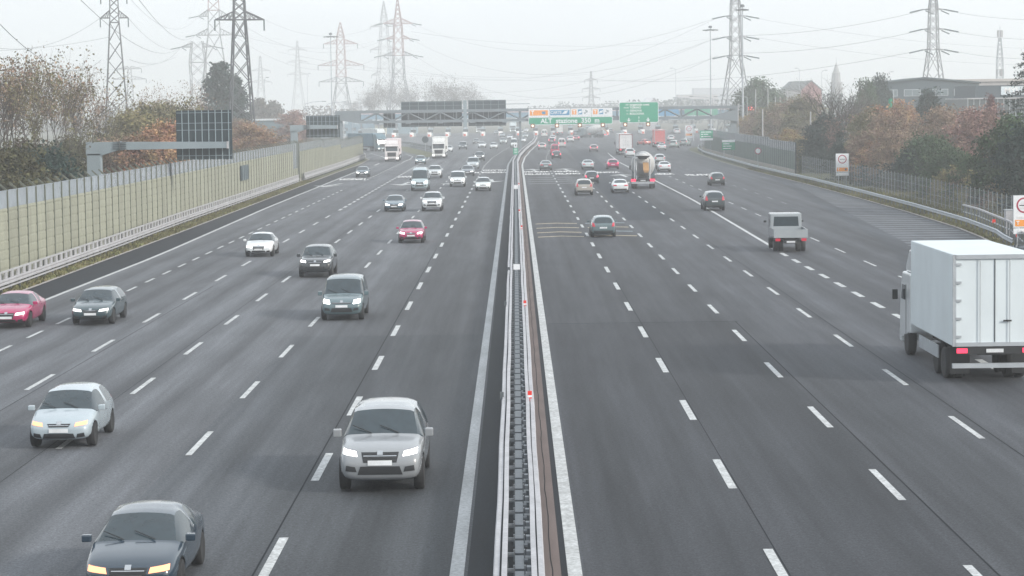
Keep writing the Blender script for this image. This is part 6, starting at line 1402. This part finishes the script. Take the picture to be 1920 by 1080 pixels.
# towards the camera
car('sedan/dip', 30, 618, RDc, 'crimson car cut by the left edge of the view', X=-21.8)
car('estate/dip', 162, 612, TE, 'dark teal car in the outer lanes near the left edge', X=-18.4)
car('hatch/amber', 110, 845, (.34, .40, .44), 'pale silver blue hatchback at the lower left')
car('sedan/amber', 240, 1135, NV, 'dark navy saloon cut by the bottom edge of the view')
car('suv/on', 708, 930, (.23, .245, .26), 'large silver car nearest to the camera in the lane beside the median', X=-3.3, s=1.1)
car('minivan/on', 640, 603, (.09, .135, .15), 'teal grey car two lanes from the median, behind the silver one')
car('suv/on', 590, 522, DK_, 'black car with bright headlights left of the teal grey one')
car('sedan/dip', 484, 483, WH, 'white saloon alone in the outer left lanes')
car('hatch/on', 770, 457, RDc, 'crimson hatchback with bright headlights in the second lane')
car('sedan/on', 738, 398, (.10, .15, .19), 'blue grey saloon left of the white one behind the crimson car')
car('suv/dip', 809, 397, WH, 'white car right of the blue grey saloon')
car('van/on', 786, 359, (.34, .42, .45), 'pale blue white panel van in the middle of the left carriageway')
car('minivan/dip', 857, 351, WH, 'white small van right of the pale blue panel van')
car('hatch/dip', 905, 359, (.58, .63, .63), 'white hatchback in the lane beside the median')
car('suv/off', 814, 335, WH, 'white car half hidden behind the pale blue panel van')
car('sedan/dip', 876, 331, (.09, .11, .13), 'dark grey saloon behind the white small van')
car('minivan/off', 886, 318, (.42, .47, .5), 'pale silver car between the dark grey saloon and the black one')
car('suv/dip', 898, 303, DK_, 'black car farther along in the second lane')
car('sedan/on', 678, 333, (.035, .07, .09), 'dark blue saloon beside the left solid line')
car('hatch/dip', 787, 309, (.12, .2, .23), 'blue grey car half hidden above the panel van')
car('lorry', 730.5, 304, (.60, .56, .56), 'white articulated lorry with a pinkish side near the traffic island', yaw=.02, cargo=(.6, .52, .53), X=-22.2)
car('lorry', 821, 298, (.60, .61, .60), 'white articulated lorry right of the traffic island', yaw=.0, cargo=(.6, .61, .6), X=-14.4)
car('hatch/off', 840, 286, WH, 'white car peeping out behind the right hand lorry')
car('minivan/off', 867, 281, (.03, .05, .06), 'dark van alone in the middle distance of the left carriageway')
car('sedan/off', 903, 278, WH, 'white saloon beside a dark car in the distance')
car('hatch/off', 892, 271, DK_, 'dark car just behind the distant white saloon')
car('hatch/off', 925, 280, (.60, .63, .63), 'small white hatchback in the distance near the dashed line')
car('suv/off', 943, 271, (.45, .5, .5), 'pale car with dark front left of the white van')
car('van/off', 963, 277, (.6, .63, .63), 'white panel van where the median bends', s=.82)
car('hatch/off', 979, 268, WH, 'small white car tucked beside the median bend')
car('suv/off', 984, 260, (.3, .36, .37), 'grey car beyond the median bend')
car('sedan/off', 955, 262, WH, 'white car in the queue left of the bend')
car('boxtruck', 961, 249, (.45, .52, .54), 'pale box truck at the toll lanes left of the long sign')
car('hatch/off', 930, 253, (.10, .13, .14), 'dark car leaving the toll lanes near the orange cone')
car('sedan/off', 941, 258, (.16, .2, .22), 'grey car in the queue right of the dark one')
car('lorry', 898, 250, (.5, .54, .55), 'pale lorry leaving the toll lanes under the wide sign back', cargo=(.5, .54, .54))
car('hatch/off', 986, 248, WH, 'small white car at the far end of the left carriageway')
car('suv/off', 976, 252, (.4, .45, .46), 'pale car near the toll lanes beside the median')
car('lorry', 697, 268, (.55, .58, .58), 'white lorry coming down the ramp behind the noise wall', cargo=(.5, .55, .55), yaw=.35)
car('lorry', 684, 285, (.05, .12, .16), 'blue lorry emerging from behind the end of the noise wall', cargo=(.045, .13, .19), yaw=.5)
# away from the camera
car('hatch/dip/off', 1131, 446, (.10, .15, .165), 'teal grey car beyond the cream rumble bars', True)
car('tipper', 1485, 474, (.30, .33, .35), 'pale grey light truck with a dark rear window near the solid line', True, yaw=-.03)
car('boxtruck', 1828, 722, (.62, .66, .68), 'large white box truck at the right edge of the view', True, X=15.35, cargo=(.60, .66, .69), s=1.06)
car('suv/dip/off', 1340, 396, (.035, .05, .055), 'dark car right of the solid line, nearer one', True)
car('hatch/dip/off', 1345, 349, (.035, .05, .052), 'dark car right of the solid line, farther one', True)
car('suv/dip/off', 1095, 367, BG, 'beige grey car left of the white saloon', True)
car('sedan/dip/off', 1163, 363, WH, 'white saloon between the beige car and the concrete mixer', True)
car('hatch/dip/on', 1109, 345, (.045, .05, .06), 'dark hatchback with lit brake lights behind the beige car', True)
car('mixer', 1210, 355, (.10, .13, .15), 'concrete mixer truck with a pale drum and orange chute', True, cargo=(.46, .46, .46), yaw=-.06, s=1.06)
car('sedan/dip/off', 1102, 319, (.42, .48, .5), 'silver saloon beyond the painted words', True)
car('sedan/dip/off', 1023, 320.5, (.10, .14, .15), 'dark grey saloon next to the lane arrow', True)
car('hatch/dip/on', 1149, 318, RDc, 'crimson hatchback left of the concrete mixer', True)
car('hatch/dip/off', 1237, 307, (.45, .48, .5), 'silver hatchback behind the mixer, farther one', True)
car('sedan/dip/off', 1246, 323, WH, 'white saloon just right of the mixer drum', True)
car('hatch/dip/on', 1043, 299, (.03, .035, .04), 'black hatchback with lit tail lights behind the crimson van', True)
car('van/dip/off', 1040, 292, (.34, .02, .08), 'crimson van in front of the black hatchback', True, s=.85)
car('lorry_red', 1173, 291.5, (.55, .56, .58), 'white articulated lorry with red edged rear doors', True, cargo=(.66, .66, .67))
car('suv/dip/off', 1181, 296, WH, 'white car close behind the red edged lorry', True)
car('hatch/dip/on', 1113, 285, (.42, .30, .32), 'pinkish silver hatchback alone beyond the dark patch', True)
car('hatch/dip/on', 1016, 281, (.5, .48, .48), 'small pale hatchback beside the median bend', True)
car('van/dip/on', 1053, 277.5, (.52, .50, .51), 'white van right of the crimson one', True, s=.85)
car('suv/dip/on', 1034, 271, (.09, .07, .09), 'dark car left of the white van', True)
car('hatch/dip/off', 1036, 264, WH, 'white hatchback ahead of the dark car', True)
car('suv/dip/off', 1069, 267.5, WH, 'white car right of the distant white van', True)
car('hatch/dip/on', 1080, 264, (.36, .12, .14), 'red car right of the distant white car', True)
car('van/dip/off', 1020, 258, (.6, .61, .6), 'white van near the end of the median', True, s=.95)
car('boxtruck', 1049, 254, (.6, .6, .6), 'white box truck under the long toll sign', True, cargo=(.62, .62, .61), s=.85)
car('minivan/dip/off', 1079, 255, (.07, .10, .12), 'dark van left of the far concrete mixer', True)
car('mixer', 1112, 259, (.12, .18, .2), 'far concrete mixer turning below the toll sign', True, yaw=1.1, cargo=(.6, .6, .58))
car('boxtruck', 1237, 277, (.35, .10, .13), 'red lorry with an orange red rear in the right hand lanes', True, cargo=(.55, .13, .13))
car('sedan/dip/off', 1241, 283, WH, 'white saloon just behind the red lorry', True)
car('hatch/dip/off', 1207, 273, (.50, .08, .06), 'low red car left of the red lorry', True, yaw=.5)
car('suv/dip/off', 1265, 278, (.38, .45, .44), 'pale green grey car right of the red lorry', True, yaw=-.2)
car('suv/dip/off', 1286, 274.5, (.32, .4, .39), 'green grey car nearest to the start of the right guard rail', True, yaw=-.3)
car('hatch/dip/off', 1258, 265, WH, 'white car ahead of the pale green grey one', True)
car('minivan/dip/off', 1269, 251.5, (.55, .57, .6), 'white van close to the right toll lanes', True)
car('hatch/dip/off', 1092, 247, (.5, .52, .54), 'white car at the toll lanes above the mixer', True)
car('suv/dip/off', 1145, 250, (.16, .2, .22), 'grey car at the toll lanes left of the red edged lorry', True)
car('hatch/dip/on', 1200, 248, (.4, .3, .33), 'pinkish car at the toll lanes right of the lorry', True)
for k_, r_ in PR.items():       # the originals give way to their placed copies
    for o in list(walk(r_)): bpy.data.objects.remove(o)

# ---------------------------------------------------------------- haze
hz = MB().box(-2600, 2600, -280, 3600, -1.2, 82); hz.v = hz.v
hm_ = bpy.data.materials.new('haze_air'); hm_.use_nodes = True; n = hm_.node_tree
for q in list(n.nodes):
    if q.type != 'OUTPUT_MATERIAL': n.nodes.remove(q)
vo = n.nodes.new('ShaderNodeVolumePrincipled'); vo.inputs['Color'].default_value = (.975, .99, 1, 1); vo.inputs['Density'].default_value = HAZE; vo.inputs['Anisotropy'].default_value = .2
n.links.new(vo.outputs[0], n.nodes['Material Output'].inputs['Volume'])
hz.build('haze', hm_, kind='stuff', label='thin pale autumn haze over the whole motorway', cat='haze')
